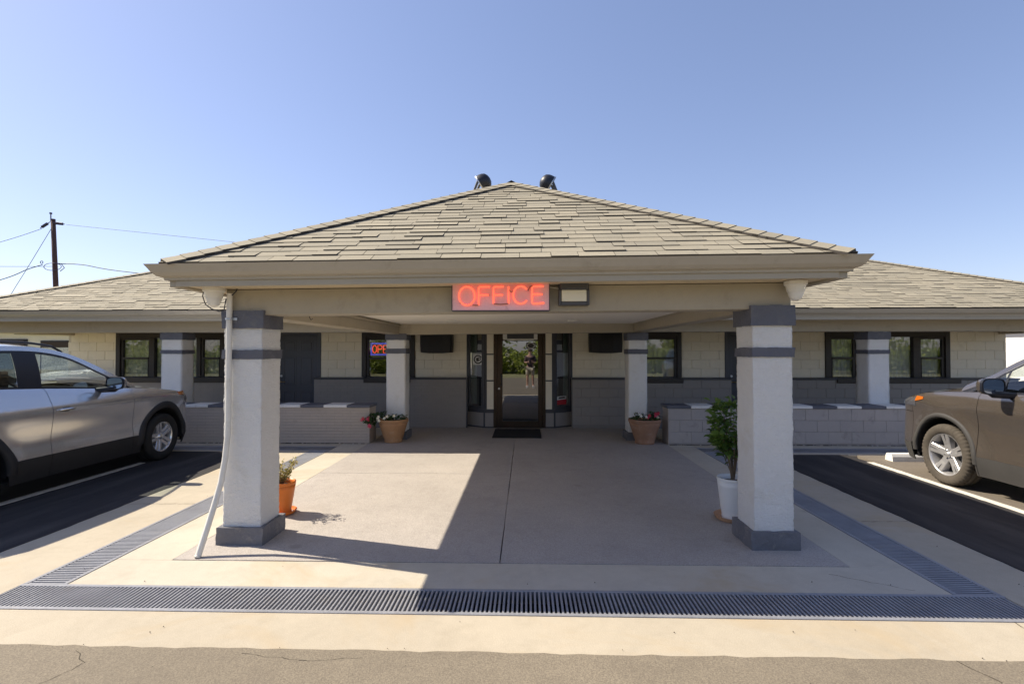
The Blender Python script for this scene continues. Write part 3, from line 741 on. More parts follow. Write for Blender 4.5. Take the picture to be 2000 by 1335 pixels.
# porch columns standing on the low walls
def column(parent, x0,x1,y0,y1, z1, seed, basez=0.0, capz=(1.90,2.055), bandz=(1.63,1.705), base=True, fine=False):
    c=obj('column',MB().rough(x0,x1,y0,y1,basez,z1,.012 if fine else .04,.005,8,seed,hf=.0035 if fine else .002),'stucco',parent,smooth=True,weld=True)
    e=.022
    obj('cap',MB().rough(x0-e,x1+e,y0-e,y1+e,capz[0],capz[1],.015,.008,9,seed+1,hf=.002),'slate',c,smooth=False,weld=True)
    obj('band',MB().rough(x0-.014,x1+.014,y0-.014,y1+.014,bandz[0],bandz[1],.014,.008,9,seed+2,hf=.002),'slate',c,smooth=False,weld=True)
    if base: obj('base',MB().rough(x0-.04,x1+.04,y0-.04,y1+.04,0,.155,.016,.008,9,seed+3,hf=.002),'base',c,smooth=False,weld=True)
    return c
column(bld,-7.07,-6.67,9.76,10.12,2.05,11,.0,(1.73,2.045) if False else (1.91,2.045),(1.635,1.71),False)
column(bld,6.41,6.79,9.76,10.12,2.05,15,.0,(1.715,2.045) if False else (1.90,2.045),(1.63,1.705),False)
# conduits at the right end
for dx,y in ((0,11.25),(.12,11.20)):
    obj('conduit',MB().tube([(10.70+dx,y,2.1),(10.72+dx,y,1.95),(10.86+dx,y-.02,1.5),(10.93+dx,y-.02,1.2),(10.94+dx,y-.02,0)],.022,8),'pvc',bld)

# ================================================================ low walls with striped caps
def lowwall(label, x0,x1, first, start, brick):
    t=thing('low_wall',label,'low wall',((x0+x1)/2,9.5,0),'low walls beside the canopy')
    core=obj('core',MB().box(x0+.010,x1-.010,9.311,9.712,-.1,.652),'bmortar',t)
    if brick:
        mb=MB(); z=.01;k=0
        while z<.65:
            x=x0-(.15 if k%2 else 0); h=min(.052,.652-z)
            while x<x1:
                p,q=max(x0,x),min(x1,x+.30); x+=.30
                if q-p>.01: mb.cbox(p+.0002,q-.0002,9.30+rnd(-.0004,.0004),9.315,z+.0003,z+h-.0003,.0015)
            z+=.054;k+=1
        x=x1
        mb.box(x1-.012,x1,9.30,9.715,-.02,.651)
        stuff(obj('brick_courses',mb,'benchL',core))
    else:
        blocks(core,x0,x1,.03,.652,9.30,[],'bench',L=.405,H=.207,gap=.003,depth=.02)
        obj('end_face',MB().box(x0-.001,x0+.012,9.301,9.715,-.02,.651),'bench',core)
    L=rootloc(t); x=start; i=0
    me={m:MB().cbox(-.2135,.2135,9.282-L.y,9.735-L.y,.655,.703,.005).mesh('cap_tile',m) for m in ('slate','capwhite')}
    stp=-.43 if brick else .43
    while x0<x+stp/2<x1:
        o=inst('cap_tile',me[first if i%2==0 else ('capwhite' if first=='slate' else 'slate')],t,(x+stp/2-L.x,rnd(-.003,.003),rnd(-.0015,.0015)))
        o['label']='slate grey cap tile' if (i%2==0)==(first=='slate') else 'white cap tile'
        x+=stp; i+=1
    return t
lowwall('low grey wall with thin brick courses and striped caps left of the entrance',-8.6,-2.855,'slate',-2.84,True)
lowwall('low grey concrete block wall with striped caps right of the entrance',2.565,8.4,'slate',2.535,False)

# ================================================================ entrance canopy
cy=thing('entrance_canopy','hip roofed entrance canopy on white stucco columns in front of the office door','canopy',(-.19,4.5,0))
def tz(x): return .009*(x+.2)           # the canopy has settled a little to the left
def tilt(mb): mb.v=[(x,y,z+tz(x)) for x,y,z in mb.v]; return mb
b=MB()
b.cbox(CB0,CB1,4.475,4.73,2.035,2.262,.006)
obj('front_beam',tilt(b),'beam',cy)
obj('side_beam',tilt(MB().cbox(CB0+.01,-2.42,4.732,9.728,2.03,2.262,.006)),'beam',cy)
obj('side_beam',tilt(MB().cbox(2.05,CB1-.01,4.732,9.728,2.03,2.262,.006)),'beam',cy)
obj('rear_beam',tilt(MB().cbox(CB0-.004,CB1+.02,9.73,9.984,2.02,2.262,.006)),'beam',cy)
ce=obj('ceiling',MB().box(-2.418,2.048,4.732,9.728,2.205,2.225),'ceiling',cy)
for a in (-2.415,2.015): obj('cornice',tilt(MB().cbox(a,a+.03,4.74,9.72,2.175,2.2,.003)),'beam',cy)
for x in (-1.25,.78):
    obj('recessed_light',MB().lathe([(.0,2.198),(.055,2.197),(.075,2.190),(.082,2.190),(.086,2.2045)],(x,8.6,0),20),'white',ce,smooth=False)
obj('soffit',tilt(MB().box(-2.86,2.48,4.13,4.473,2.264,2.28).box(-2.86,CB0-.002,4.474,9.2,2.264,2.28).box(CB1+.002,2.48,4.474,9.2,2.264,2.28)),'soffit',cy)
for q_ in ((-2.86,2.48,4.105,4.129),(-2.93,-2.861,4.131,9.2),(2.481,2.56,4.131,9.2)): obj('fascia',tilt(MB().cbox(*q_,2.245,2.42,.003)),'beam',cy)
# mitred ogee gutter round three sides
g=MB(); path=[((-2.935,9.08),(-1,0)),((-2.935,6.5),(-1,0)),((-2.935,4.10),(-1,-1))]+[((-2.935+5.5*i/8,4.10),(0,-1)) for i in range(1,8)]+[((2.565,4.10),(1,-1)),((2.565,6.5),(1,0)),((2.565,9.08),(1,0))]
rows=[[(p[0]+o[0]*-d,p[1]+o[1]*-d,2.297+h+tz(p[0])) for d,h in GP] for p,o in path]
g.grid(rows)
obj('gutter',g,'gutter',cy)
for x in (-1.05,1.4):
    obj('gutter_seam',MB().grid([[(x+e,4.10+d-.002,2.297+h+tz(x)) for d,h in GP[1:9]] for e in (-.02,.02)]),'gutter',cy)
CX0,CX1,CY0,CS=-2.93,2.555,4.045,.54
hw=(CX1-CX0)/2; AX=(CX0+CX1)/2
def ez(x): return 2.432+tz(x)
AP=(AX,CY0+hw,2.432+tz(AX)+CS*hw); BR=(AX,13.0,AP[2])
c0,c1,c2,c3=(CX0,CY0,ez(CX0)),(CX1,CY0,ez(CX1)),(CX1,13.0,ez(CX1)),(CX0,13.0,ez(CX0))
cr=obj('roof',MB().add([c0,c1,c2,c3,AP,BR],[(0,1,4),(1,2,5,4),(3,0,4,5),(3,2,1,0)]),'under',cy)
P,u,s,n=frame(c0,c1,AP); poly=[((Vector(p)-P).dot(u),(Vector(p)-P).dot(s)) for p in (c0,c1,AP)]
its=shingle_polys(poly,.128,.17,.36); its.sort(key=lambda it:it[1])
rest=MB()
for k,it in enumerate(its):
    if k<300:
        mb=MB(); shingle_add(mb,it,P,u,s,n); shobj('shingle',mb,cr,n)
    else: shingle_add(rest,it,P,u,s,n)
if rest.v: stuff(shobj('shingles',rest,cr,n))
roof_stuff(c3,c0,[c3,c0,AP,BR],cr,'side_shingles'); roof_stuff(c1,c2,[c1,c2,BR,AP],cr,'side_shingles')
nf=n; nl=Vector((-CS,0,1)).normalized(); nr=Vector((CS,0,1)).normalized()
hipcap(c0,AP,nf,nl,cr,.15,.14); hipcap(c1,AP,nf,nr,cr,.15,.14)
hipcap((AX,AP[1]-.05,AP[2]),(AX,11.5,AP[2]),nl,nr,cr,.15,.14,single=False,name='ridge_shingle')
obj('drip_edge',tilt(MB().box(CX0+.02,CX1-.02,CY0-.005,CY0+.02,2.405,2.428)),'gutter',cy)
column(cy,-2.665,-2.33,4.465,4.80,2.03,1,0,(1.895,2.052),(1.625,1.705),True,True)
column(cy,1.955,2.29,4.465,4.80,2.05,5,0,(1.912,2.085),(1.64,1.722),True,True)
column(cy,-2.665,-2.30,9.74,10.08,2.02,8,0,(1.90,2.02),(1.64,1.735))
column(cy,1.94,2.29,9.74,10.08,2.03,21,0,(1.89,2.03),(1.63,1.72))
# downpipe leaning away from the left column
dp=MB().tube([(-2.60,4.425,2.20),(-2.60,4.42,1.9),(-2.60,4.42,1.5),(-2.60,4.42,1.15),(-2.603,4.415,.95),(-2.615,4.40,.75),(-2.632,4.37,.56),(-2.652,4.31,.38),(-2.672,4.24,.20),(-2.69,4.16,.015)],.0245,12,cap=False)
dp.tube([(-2.69,4.158,.02),(-2.692,4.15,.005)],.024,12)
pipe=obj('downpipe',dp,'pvc',cy,smooth=True)
obj('strap',MB().lathe([(.029,1.965),(.031,1.967),(.031,1.985),(.029,1.987)],(-2.60,4.42,0),16).box(-2.571,-2.535,4.43,4.436,1.965,1.987),'steel',pipe)
obj('hook',MB().tube([(-2.05,4.80,2.19),(-2.05,4.80,2.01),(-2.035,4.80,1.99),(-2.02,4.80,2.0)],.004,6),'wire',cy)

# security cameras under the eaves
def dome(label, x,y,z):
    t=thing('security_camera',label,'security camera',(x,y,z),'security cameras under the canopy eaves')
    obj('mount',MB().lathe([(.0,0),(.088,0),(.09,-.004),(.09,-.030),(.084,-.036),(.078,-.040)],(x,y,z),28),'white',t,smooth=False)
    obj('housing',MB().lathe([(.078,-.04),(.074,-.055),(.070,-.08),(.066,-.088),(.064,-.092)],(x,y,z),28),'white',t,smooth=True)
    obj('dome',MB().lathe([(.060,-.090),(.058,-.11),(.050,-.135),(.036,-.155),(.018,-.165),(.001,-.168)],(x,y,z),28),'white',t,smooth=True)
dome('white dome security camera with black cable loop above the left column',-2.70,4.36,2.245)
dome('white dome security camera under the eave above the right column',2.27,4.36,2.28)
tag(obj('camera_cable',MB().tube([(-2.79,4.36,2.235),(-2.80,4.36,2.17),(-2.775,4.36,2.10),(-2.72,4.36,2.06),(-2.66,4.37,2.04),(-2.635,4.40,2.05),(-2.63,4.42,2.15),(-2.57,4.42,2.19),(-2.545,4.43,2.22),(-2.54,4.44,2.255)],.005,6),'wire'),'loop of black cable hanging round the left security camera','cable')

# OFFICE neon sign
sg=thing('neon_sign','lit red neon OFFICE sign on a pinkish box over the canopy entrance','sign',(-.215,4.4,2.04+tz(-.2)))
sx0,sx1,sz0,sz1=-.632,.202,2.043,2.302
sb=MB().cbox(sx0,sx1,4.385,4.472,sz0,sz1,.003)
box_=obj('sign_box',sb,'signface',sg)
obj('sign_rim',MB().cbox(sx0-.006,sx1+.006,4.372,4.472,sz1+.001,sz1+.014,.002).box(sx0-.005,sx0-.001,4.38,4.472,sz0,sz1).box(sx1+.001,sx1+.005,4.38,4.472,sz0,sz1).box(sx0,sx1,4.381,4.472,sz0-.006,sz0-.001),'trimgrey',sg)
def px(x,y): return (-.632+(x-148)*(.834/1182), 4.362, 2.302-(y-182)*(.259/365))   # sign-face layout units
def stroke(pts): return [px(*p) for p in pts]
def arc(cx,cy,rx,ry,a0,a1,n=22): return [(cx+rx*math.cos(math.radians(a0+(a1-a0)*i/n)),cy-ry*math.sin(math.radians(a0+(a1-a0)*i/n))) for i in range(n+1)]
LET={'O':[arc(332,375,97,112,-80,275,30)],
 'F':[[(475,485),(475,275),(490,265),(612,265)],[(480,365),(600,365)]],
 'F2':[[(655,470),(655,275),(668,265),(780,265)],[(660,365),(770,365)]],
 'I':[[(838,262),(838,470)]],
 'C':[arc(985,365,92,105,38,322,26)],
 'E':[[(1260,262),(1135,262),(1122,275),(1122,460),(1135,470),(1270,462)],[(1126,358),(1250,358)]]}
for k,sts in LET.items():
    mb=MB()
    for st in sts: mb.tube(stroke(st),.0078,8)
    obj('neon_letter',mb,'neonred',sg,smooth=True)['label']='neon letter '+k[0]
sup=MB()
for (x,y) in ((250,460),(332,262),(475,300),(475,450),(600,365),(655,300),(838,300),(838,440),(910,300),(985,470),(1122,300),(1122,420),(1250,358),(1075,310),(1110,262)):
    a=px(x,y); sup.tube([(a[0],4.366,a[2]),(a[0],4.386,a[2])],.004,6)
obj('tube_support',sup,'signgrey',sg)
dk=MB(); dk.tube(stroke([(400,485),(440,488),(475,485)]),.006,6).tube(stroke([(655,470),(740,476),(838,470)]),.006,6).tube(stroke([(838,300),(870,330),(900,320)]),.006,6).tube(stroke([(1075,310),(1100,262),(1135,262)]),.006,6)
obj('blacked_tube',dk,'neonblack',sg)
fl=thing('flood_light','square dark grey flood light with cream lens right of the neon sign','flood light',(.41,4.4,2.08))
lx0,lx1,lz0,lz1=.283,.545,2.085,2.287
obj('housing',MB().cbox(lx0,lx1,4.40,4.472,lz0,lz1,.006).cbox(lx0+.012,lx1-.012,4.35,4.40,lz1-.068,lz1-.006,.008).cbox(lx0,lx0+.022,4.375,4.40,lz0,lz1-.07,.004).cbox(lx1-.022,lx1,4.375,4.40,lz0,lz1-.07,.004).cbox(lx0+.022,lx1-.022,4.375,4.40,lz0,lz0+.03,.004),'signgrey',fl)
obj('lens',MB().cbox(lx0+.024,lx1-.024,4.378,4.401,lz0+.032,lz1-.070,.004),'creamlens',fl)
tag(obj('lamp_wire',MB().tube([(.208,4.43,2.245),(.245,4.42,2.238),(.284,4.43,2.232)],.003,6),'white'),'short white wire between the neon sign and the flood light','wire')

# flood lights on the canopy roof
def rooflight(label, x,y,z,sgn):
    t=thing('roof_flood_light',label,'flood light',(x,y,AP[2]-CS*abs(x-AX)),'flood lights on the canopy roof')
    ax=Vector((-.80*sgn,-.05,.62)).normalized() if False else Vector((.84*sgn,-.1,.52)).normalized()
    c=Vector((x,y,z)); q=ax.to_track_quat('Z','Y')
    def M(p): v=q@Vector(p)+c; return tuple(v)
    h=MB().lathe([(.125,-.01),(.125,.0),(.122,.04),(.112,.08),(.09,.118),(.05,.142),(.001,.15)],(0,0,0),24); h.v=[M(p) for p in h.v]
    obj('housing',h,'blackmetal',t,smooth=True)
    r=MB().lathe([(.112,-.022),(.132,-.022),(.132,-.004),(.112,-.004)],(0,0,0),24); r.v=[M(p) for p in r.v]
    obj('rim',r,'steel',t)
    l=MB().lathe([(.001,-.012),(.112,-.012)],(0,0,0),24); l.v=[M(p) for p in l.v]
    obj('lens',l,'creamlens',t)
    base=AP[2]-CS*abs(x-.05*sgn-AX)
    br=MB()
    for yy in (-.10,.10): br.tube([tuple(c+Vector((-.03*sgn,yy,.02))),tuple(c+Vector((-.10*sgn,yy,-.16))),(x-.11*sgn,y+yy,base-.06)],.018,6)
    obj('bracket',br,'signgrey',t)
rooflight('left of the two black flood lights behind the canopy roof peak',-.63,7.2,4.055,1)
rooflight('right of the two black flood lights behind the canopy roof peak',.345,7.2,4.035,-1)

# black covered boxes on the front wall
def wallbox(label,x0,x1):
    t=thing('covered_wall_box',label,'wall box',((x0+x1)/2,11.3,1.65),'black covered boxes on the front wall')
    rows=[]; z0,z1=1.655,2.20
    for i in range(9):
        z=z0+(z1-z0)*i/8; b_=.012*math.sin(i/8*PI); r=[]
        for (x,y) in ((x0-b_,11.52),(x0-b_,11.30),(x0-b_+.04,11.25-b_),(x0+(x1-x0)*.3,11.235-b_*1.6),(x0+(x1-x0)*.7,11.235-b_*1.6),(x1+b_-.04,11.25-b_),(x1+b_,11.30),(x1+b_,11.52)):
            zz=z-(.022*math.cos((x-(x0+x1)/2)/(x1-x0)*PI) if i==0 else 0); r.append((x,y,zz))
        rows.append(r)
    mb=MB().grid(rows); mb.add(rows[0],[tuple(range(8))[::-1]]); mb.add(rows[-1],[tuple(range(8))])
    obj('cover',mb,'black',t,smooth=False)
    obj('bracket',MB().cbox(x0+.2,x1-.2,11.50,11.535,1.75,2.1,.004),'trimgrey',t)
wallbox('black covered box on the block wall left of the office door',-2.33,-1.635)
wallbox('black covered box on the block wall right of the office door',1.415,2.115)
# OPEN neon in the window
op=thing('open_sign','small red and blue neon OPEN sign hanging in the dark window','sign',(-3.2,11.66,1.6))
ox0,ox1,oz0,oz1=-3.575,-2.98,1.575,1.885
obj('backing',MB().box(ox0,ox1,11.69,11.70,oz0,oz1),'black',op)
m=MB()
for i in range(2):
    e=.018+.02*i; m.tube([(ox0+e,11.68,oz0+e),(ox1-e,11.68,oz0+e),(ox1-e,11.68,oz1-e),(ox0+e,11.68,oz1-e),(ox0+e,11.68,oz0+e)],.009,6)
obj('border_tube',m,'neonblue',op)
def ol(cx,pts): return [(cx+x*.095-.047,11.675,oz0+.07+y*.17) for x,y in pts]
for ch,cx,sts in (('O',ox0+.105,[[(.5+.5*math.cos(t*.35),.5+.5*math.sin(t*.35)) for t in range(19)]]),
   ('P',ox0+.23,[[(0,0),(0,1),(.7,1),(1,.8),(.9,.55),(.6,.48),(0,.48)]]),('E',ox0+.355,[[(1,0),(0,0),(0,1),(1,1)],[(0,.5),(.8,.5)]]),('N',ox0+.48,[[(0,0),(0,1),(1,0),(1,1)]])):
    mb=MB()
    for st in sts: mb.tube(ol(cx,st),.011,6)
    obj('neon_letter',mb,'neonopen',op)['label']='neon letter '+ch
tag(obj('door_mat',MB().cbox(-.655,.305,9.93,11.02,.004,.018,.004),'rubber'),'black rubber door mat in front of the office door','door mat')

# ================================================================ pots and plants
def pot(name, label, x,y, H, r0,r1, m, rim=.05, group=None, n=36):
    t=thing(name,label,'flower pot' if group else 'potted plant',(x,y,.003),group)
    pr=[(0,0),(r0*.96,0),(r0,.01),(r0*1.02,.035),(r0*.99,.045)]
    for i in range(1,7): pr.append((r0+(r1-r0)*i/6*.93,.045+(H-rim-.045)*i/6))
    pr+=[(r1*.955,H-rim),(r1,H-rim+.008),(r1*1.0,H-.012),(r1*.985,H),(r1*.93,H),(r1*.90,H-.03),(r1*.86,H-.07)]
    obj('pot',MB().lathe(pr,(x,y,.003),n),m,t,smooth=False if False else True)
    obj('soil',MB().lathe([(.001,H-.045),(r1*.5,H-.04),(r1*.885,H-.05)],(x,y,.003),20),'soil',t)
    return t
def leafmesh(l,w,fold=.25,m='leaf',name='leaf'):
    return MB().add([(0,0,0),(l*.3,w*.42,w*fold),(l*.3,0,0),(l*.3,-w*.42,w*fold),(l*.7,w*.38,w*fold-l*.05),(l*.7,0,-l*.05),(l*.7,-w*.38,w*fold-l*.05),(l,0,-l*.14)],
       [(0,2,1),(0,3,2),(1,2,5,4),(2,3,6,5),(4,5,7),(5,6,7)]).mesh(name,m)
def leafstuff(parent, pts, l, w, m, name='foliage'):
    mb=MB()
    for (p,d) in pts:
        d=Vector(d).normalized(); q=d.to_track_quat('X','Z')@Matrix.Rotation(rnd(-1,1),3,'X').to_quaternion(); k=rnd(.6,1.3)
        vs=[(0,0,0),(l*.4,w*.5,w*.2),(l*.4,-w*.5,w*.2),(l,0,-l*.15)]
        mb.add([tuple(q@(Vector(v)*k)+Vector(p)) for v in vs],[(0,2,1),(1,2,3)])
    return stuff(obj(name,mb,m,parent))
def flower(parent, p, r, m, d):
    r*=1.15
    q=Vector(d).normalized().to_track_quat('Z','Y'); mb=MB()
    for k in range(5):
        a=2*PI*k/5; pts=[(0,0,0),(r*.6*math.cos(a-.5),r*.6*math.sin(a-.5),r*.25),(r*math.cos(a),r*math.sin(a),r*.12),(r*.6*math.cos(a+.5),r*.6*math.sin(a+.5),r*.25)]
        mb.add([tuple(q@Vector(v)+Vector(p)) for v in pts],[(0,1,2,3)])
    obj('flower',mb,m,parent)
def flowerpot(label,x,y,H,r0,r1,m,spill,blooms,nl):
    t=pot('flower_pot',label,x,y,H,r0,r1,m,.055,'terracotta flower pots by the entrance')
    pts=[]
    for i in range(nl):
        a=rnd(0,2*PI); r=r1*.82*math.sqrt(rnd(0,1)); h=rnd(0,.11)*(1-r/r1*.5)
        pts.append(((x+r*math.cos(a),y+r*math.sin(a),H-.03+h),(math.cos(a)+rnd(-.6,.6),math.sin(a)+rnd(-.6,.6),rnd(.1,.8))))
    for (sx,sy,sz,k,sp) in spill:
        for i in range(k): pts.append(((x+sx+rnd(-sp,sp),y+sy+rnd(-sp,sp),H+sz+rnd(-sp,sp)*.8),(rnd(-1,1),rnd(-1,.3),rnd(-.3,.7))))
    leafstuff(t,pts,.055,.036,'leafdark')
    for (bx,by_,bz,mm) in blooms: flower(t,(x+bx,y+by_,H+bz),.030,mm,(rnd(-.5,.5),-1,rnd(.2,.8)))
flowerpot('tan terracotta pot with red and white flowers spilling left, beside the left low wall',-2.465,9.50,.425,.165,.275,'terra',((-.30,-.20,.06,130,.075),(-.39,-.27,.0,80,.07),(-.18,-.12,.08,60,.06),(-.30,-.25,-.06,30,.04)),
   [(-.47,-.33,.055,'petalred'),(-.49,-.33,.02,'petalpink'),(-.45,-.35,.03,'petalred'),(-.37,-.32,.06,'petalred'),(-.36,-.33,.02,'petalred'),(-.38,-.34,.04,'petalpink'),(-.36,-.33,-.09,'petalpink'),(-.34,-.33,-.10,'petalpink'),(-.35,-.34,-.07,'petalpink'),(-.20,-.28,.07,'petalwhite'),(-.21,-.29,.04,'petalwhite'),(-.19,-.29,.0,'petalwhite'),(-.10,-.26,.04,'petalwhite'),(-.06,-.22,.07,'petalwhite'),(.06,-.2,.08,'petalwhite')],170)
flowerpot('weathered brown terracotta pot with dark red and white flowers, beside the right low wall',2.175,9.45,.445,.175,.295,'terra2',((.15,-.05,.08,50,.06),(-.12,-.05,.07,40,.06)),
   [(-.13,-.15,.10,'petalwhite'),(-.10,-.16,.07,'petalwhite'),(-.02,-.2,.06,'petalwhite'),(.05,-.17,.08,'petalred'),(.02,-.17,.05,'petalpink'),(.17,-.13,.11,'petalred'),(.20,-.14,.09,'petalred'),(.16,-.16,.07,'petalpink'),(.22,-.12,.12,'petalred'),(.19,-.17,.05,'petalwhite')],150)
# orange pot behind the left column
t=pot('potted_shrub','bright orange plastic pot with a small yellowing shrub behind the left column',-2.545,5.30,.335,.095,.138,'orange',.035)
obj('saucer',MB().lathe([(.0,.0),(.11,.0),(.135,.012),(.15,.04),(.143,.04),(.128,.018),(.0,.012)],(-2.545,5.30,.003),28),'orange',t)
st=MB(); pts=[]
for i in range(20):
    a=rnd(0,2*PI); l=rnd(.12,.30); e=Vector((-2.545+l*.55*math.cos(a),5.30+l*.55*math.sin(a),.31+l*rnd(.75,1.0)))
    st.tube([(-2.545,5.30,.28),tuple((Vector((-2.545,5.30,.31))+e)/2+Vector((rnd(-.02,.02),rnd(-.02,.02),.02))),tuple(e)],.003,5)
    for k in range(30):
        f=rnd(.25,1.05); p=Vector((-2.545,5.30,.30)).lerp(e,f)+Vector((rnd(-.025,.025),rnd(-.025,.025),rnd(-.02,.025))); pts.append((tuple(p),(rnd(-1,1),rnd(-1,1),rnd(-.2,1))))
obj('stem',st,'bark',t); leafstuff(t,pts,.032,.017,'leafyellow')
# white pot with leafy shrub behind the right column
wx,wy=2.085,5.24
t=pot('potted_shrub','white pot on a clay saucer with a leafy green shrub behind the right column',wx,wy,.42,.108,.152,'whitepot',.03)
obj('saucer',MB().lathe([(.0,.0),(.15,.0),(.165,.01),(.185,.045),(.178,.045),(.158,.016),(.0,.012)],(wx,wy,.003),28),'saucer',t)
st=MB(); lf=leafmesh(.082,.047); L=rootloc(t); cnt=0
for i in range(26):
    a=rnd(0,2*PI); hz=rnd(.62,1.21); rr=rnd(.07,.225)*(1.1-.6*abs(hz-.95)/.4)
    e=Vector((wx-.02+rr*math.cos(a),wy+rr*math.sin(a),hz)); b0=Vector((wx+rnd(-.02,.02),wy+rnd(-.02,.02),.38)); mid=b0.lerp(e,.55)+Vector((rnd(-.03,.03),rnd(-.03,.03),.05))
    st.tube([tuple(b0),tuple(mid),tuple(e)],.005,5,r1=.002)
    for k in range(11):
        f=rnd(.45,1.04); p=(mid.lerp(e,(f-.55)/.45) if f>.55 else b0.lerp(mid,f/.55))+Vector((rnd(-.035,.035),rnd(-.035,.035),rnd(-.03,.03)))
        d=Vector((p.x-wx+rnd(-.12,.12),p.y-wy+rnd(-.12,.12),rnd(-.05,.14))).normalized()
        q=d.to_track_quat('X','Z').to_matrix().to_4x4()@Matrix.Rotation(rnd(-.9,.9),4,'X')
        inst('leaf',lf,t,mat=Matrix.Translation(p-L)@q@Matrix.Scale(rnd(.7,1.35),4)); cnt+=1
obj('stem',st,'bark',t)
fill=[]
for i in range(420):
    v=Vector((rnd(-1,1),rnd(-1,1),rnd(-1,1)))
    if v.length>1: v.normalize()
    fill.append(((wx-.015+v.x*.17,wy+v.y*.17,.93+v.z*.30),(v.x+rnd(-.5,.5),v.y+rnd(-.5,.5),rnd(-.2,.5))))
leafstuff(t,fill,.075,.045,'leaf')
# wheel stop under the bronze car's nose
ws=MB().prism([(-.085,0),(.085,0),(.075,.07),(.05,.11),(-.05,.11),(-.075,.07)],lambda a,b,d:(d,8.05+a,.005+b),5.58,7.35)
tag(obj('wheel_stop',ws,'capwhite'),'white concrete wheel stop on the asphalt under the nose of the bronze car','wheel stop')

# ================================================================ cars
def catmull(P, n=12):
    out=[]
    for i in range(len(P)-1):
        p0=P[max(i-1,0)];p1=P[i];p2=P[i+1];p3=P[min(i+2,len(P)-1)]
        for k in range(n):
            t=k/n; out.append(tuple(.5*((2*b)+(c-a)*t+(2*a-5*b+4*c-d)*t*t+(-a+3*b-3*c+d)*t**3) for a,b,c,d in zip(p0,p1,p2,p3)))
    out.append(tuple(P[-1])); return out
def lin(tab, x):
    if x<=tab[0][0]: return tab[0][1]
    for (a,b),(c,d) in zip(tab,tab[1:]):
        if x<=c:
            t=(x-a)/(c-a); return b+(d-b)*t
    return tab[-1][1]
def smooth(tab, x, r=.05): return (lin(tab,x-r)+2*lin(tab,x)+lin(tab,x+r))/4
def make_suv(label, loc, S):
    car=thing('parked_car',label,'car',loc,None)
    paintm,clad=S['paint'],S['clad']
    out=catmull(S['outline']); cum=[0]
    for a,b in zip(out,out[1:]): cum.append(cum[-1]+math.dist(a,b))
    TOT=cum[-1]
    def at(s):
        s=max(0,min(TOT,s)); lo,hi=0,len(cum)-1
        while hi-lo>1:
            m=(lo+hi)//2
            if cum[m]<=s: lo=m
            else: hi=m
        t=(s-cum[lo])/max(1e-9,cum[hi]-cum[lo]); a,b=out[lo],out[hi]
        tx,ty=b[0]-a[0],b[1]-a[1]; l=math.hypot(tx,ty)
        return a[0]+(b[0]-a[0])*t,a[1]+(b[1]-a[1])*t,ty/l,-tx/l
    i0=max(range(len(out)),key=lambda i:out[i][0])
    def s_of_y(y):
        # along the flank only (monotonic in y)
        for i in range(len(out)-1):
            if out[i][0]>.45 and out[i][1]<=y<=out[i+1][1]: return cum[i]+(cum[i+1]-cum[i])*(y-out[i][1])/max(1e-9,out[i+1][1]-out[i][1])
        return TOT if y>0 else 0
    WHY=(0.0,-S['wb'])
    def zt(s): x,y,_,_=at(s); return lin(S['top'],y)
    def B(s,z,off=0):
        x,y,nx,ny=at(s); fr=max(0,ny)**2; rr=max(0,-ny)**2
        d=smooth(S['side'],z,.03)*(1-fr-rr)+smooth(S['front'],z,.03)*fr+smooth(S['rear'],z,.03)*rr
        h=zt(s)-z
        if h<.07: d-=.030*(1-max(0,h)/.07)**2
        for wy_ in WHY:
            dist=math.hypot(y-wy_,z-S['wz'])
            if nx>.3: d+=S['flare']*math.exp(-((dist-S['arch'])/.13)**2)
        d+=off
        return (x+nx*d,y+ny*d,z)
    def zbot(s,z0):
        x,y,nx,ny=at(s); z=z0
        if x>.4:
            for wy_ in WHY:
                dy=abs(y-wy_)
                if dy<S['arch']: z=max(z,S['wz']+math.sqrt(S['arch']**2-dy*dy))
        return z
    def panel(name,m,s0,s1,zb,ztp,ns,nz,parent,off=0,both=True,arch=True,rim=.012):
        res=[]
        for sgn in ((1,-1) if both else (1,)):
            rows=[];low=[];upp=[]
            for i in range(ns+1):
                s=s0+(s1-s0)*i/ns; lo=zb(s) if callable(zb) else zb
                if arch: lo=zbot(s,lo)
                hi=ztp(s) if callable(ztp) else ztp
                hi=max(hi,lo+.002); r=[B(s,lo+(hi-lo)*j/nz,off) for j in range(nz+1)]
                a=B(s,lo,off-rim) ; c=B(s,hi,off-rim)
                rows.append([(x*sgn,y,z) for x,y,z in r]); low.append([(q_[0]*sgn,q_[1],q_[2]) for q_ in (a,r[0])]); upp.append([(q_[0]*sgn,q_[1],q_[2]) for q_ in (r[-1],c)])
            mb=MB().grid(rows).grid(low).grid(upp)
            for row,s_ in ((rows[0],s0),(rows[-1],s1)):
                inn=[B(s_,p[2],off-rim) for p in row]; e_=[[(x*sgn,y,z) for x,y,z in inn],row]
                mb.grid(e_ if s_==s0 else e_[::-1])
            if sgn>0: mb.f=[f[::-1] for f in mb.f]
            o=obj(name,mb,m,parent,local=True,smooth=True); res.append(o)
        return res
    sy=s_of_y; G=.0035
    zs=S['split']; yA,yB,yC=S['doors']     # front edge of front door, B split, rear edge of rear door
    yf=S['fend']; yr=S['quart']
    sA,sB,sC,sF,sQ=sy(yA),sy(yB),sy(yC),sy(yf),sy(yr)
    top=lambda s: zt(s)
    doors=[]
    for sgn_i in (0,): pass
    fd=panel('door',paintm,sB+G,sA-G,zs,top,22,16,car); rd=panel('door',paintm,sC+G,sB-G,zs,top,20,16,car)
    for k,o in enumerate(fd): o['label']=('front right door','front left door')[k]
    for k,o in enumerate(rd): o['label']=('rear right door','rear left door')[k]
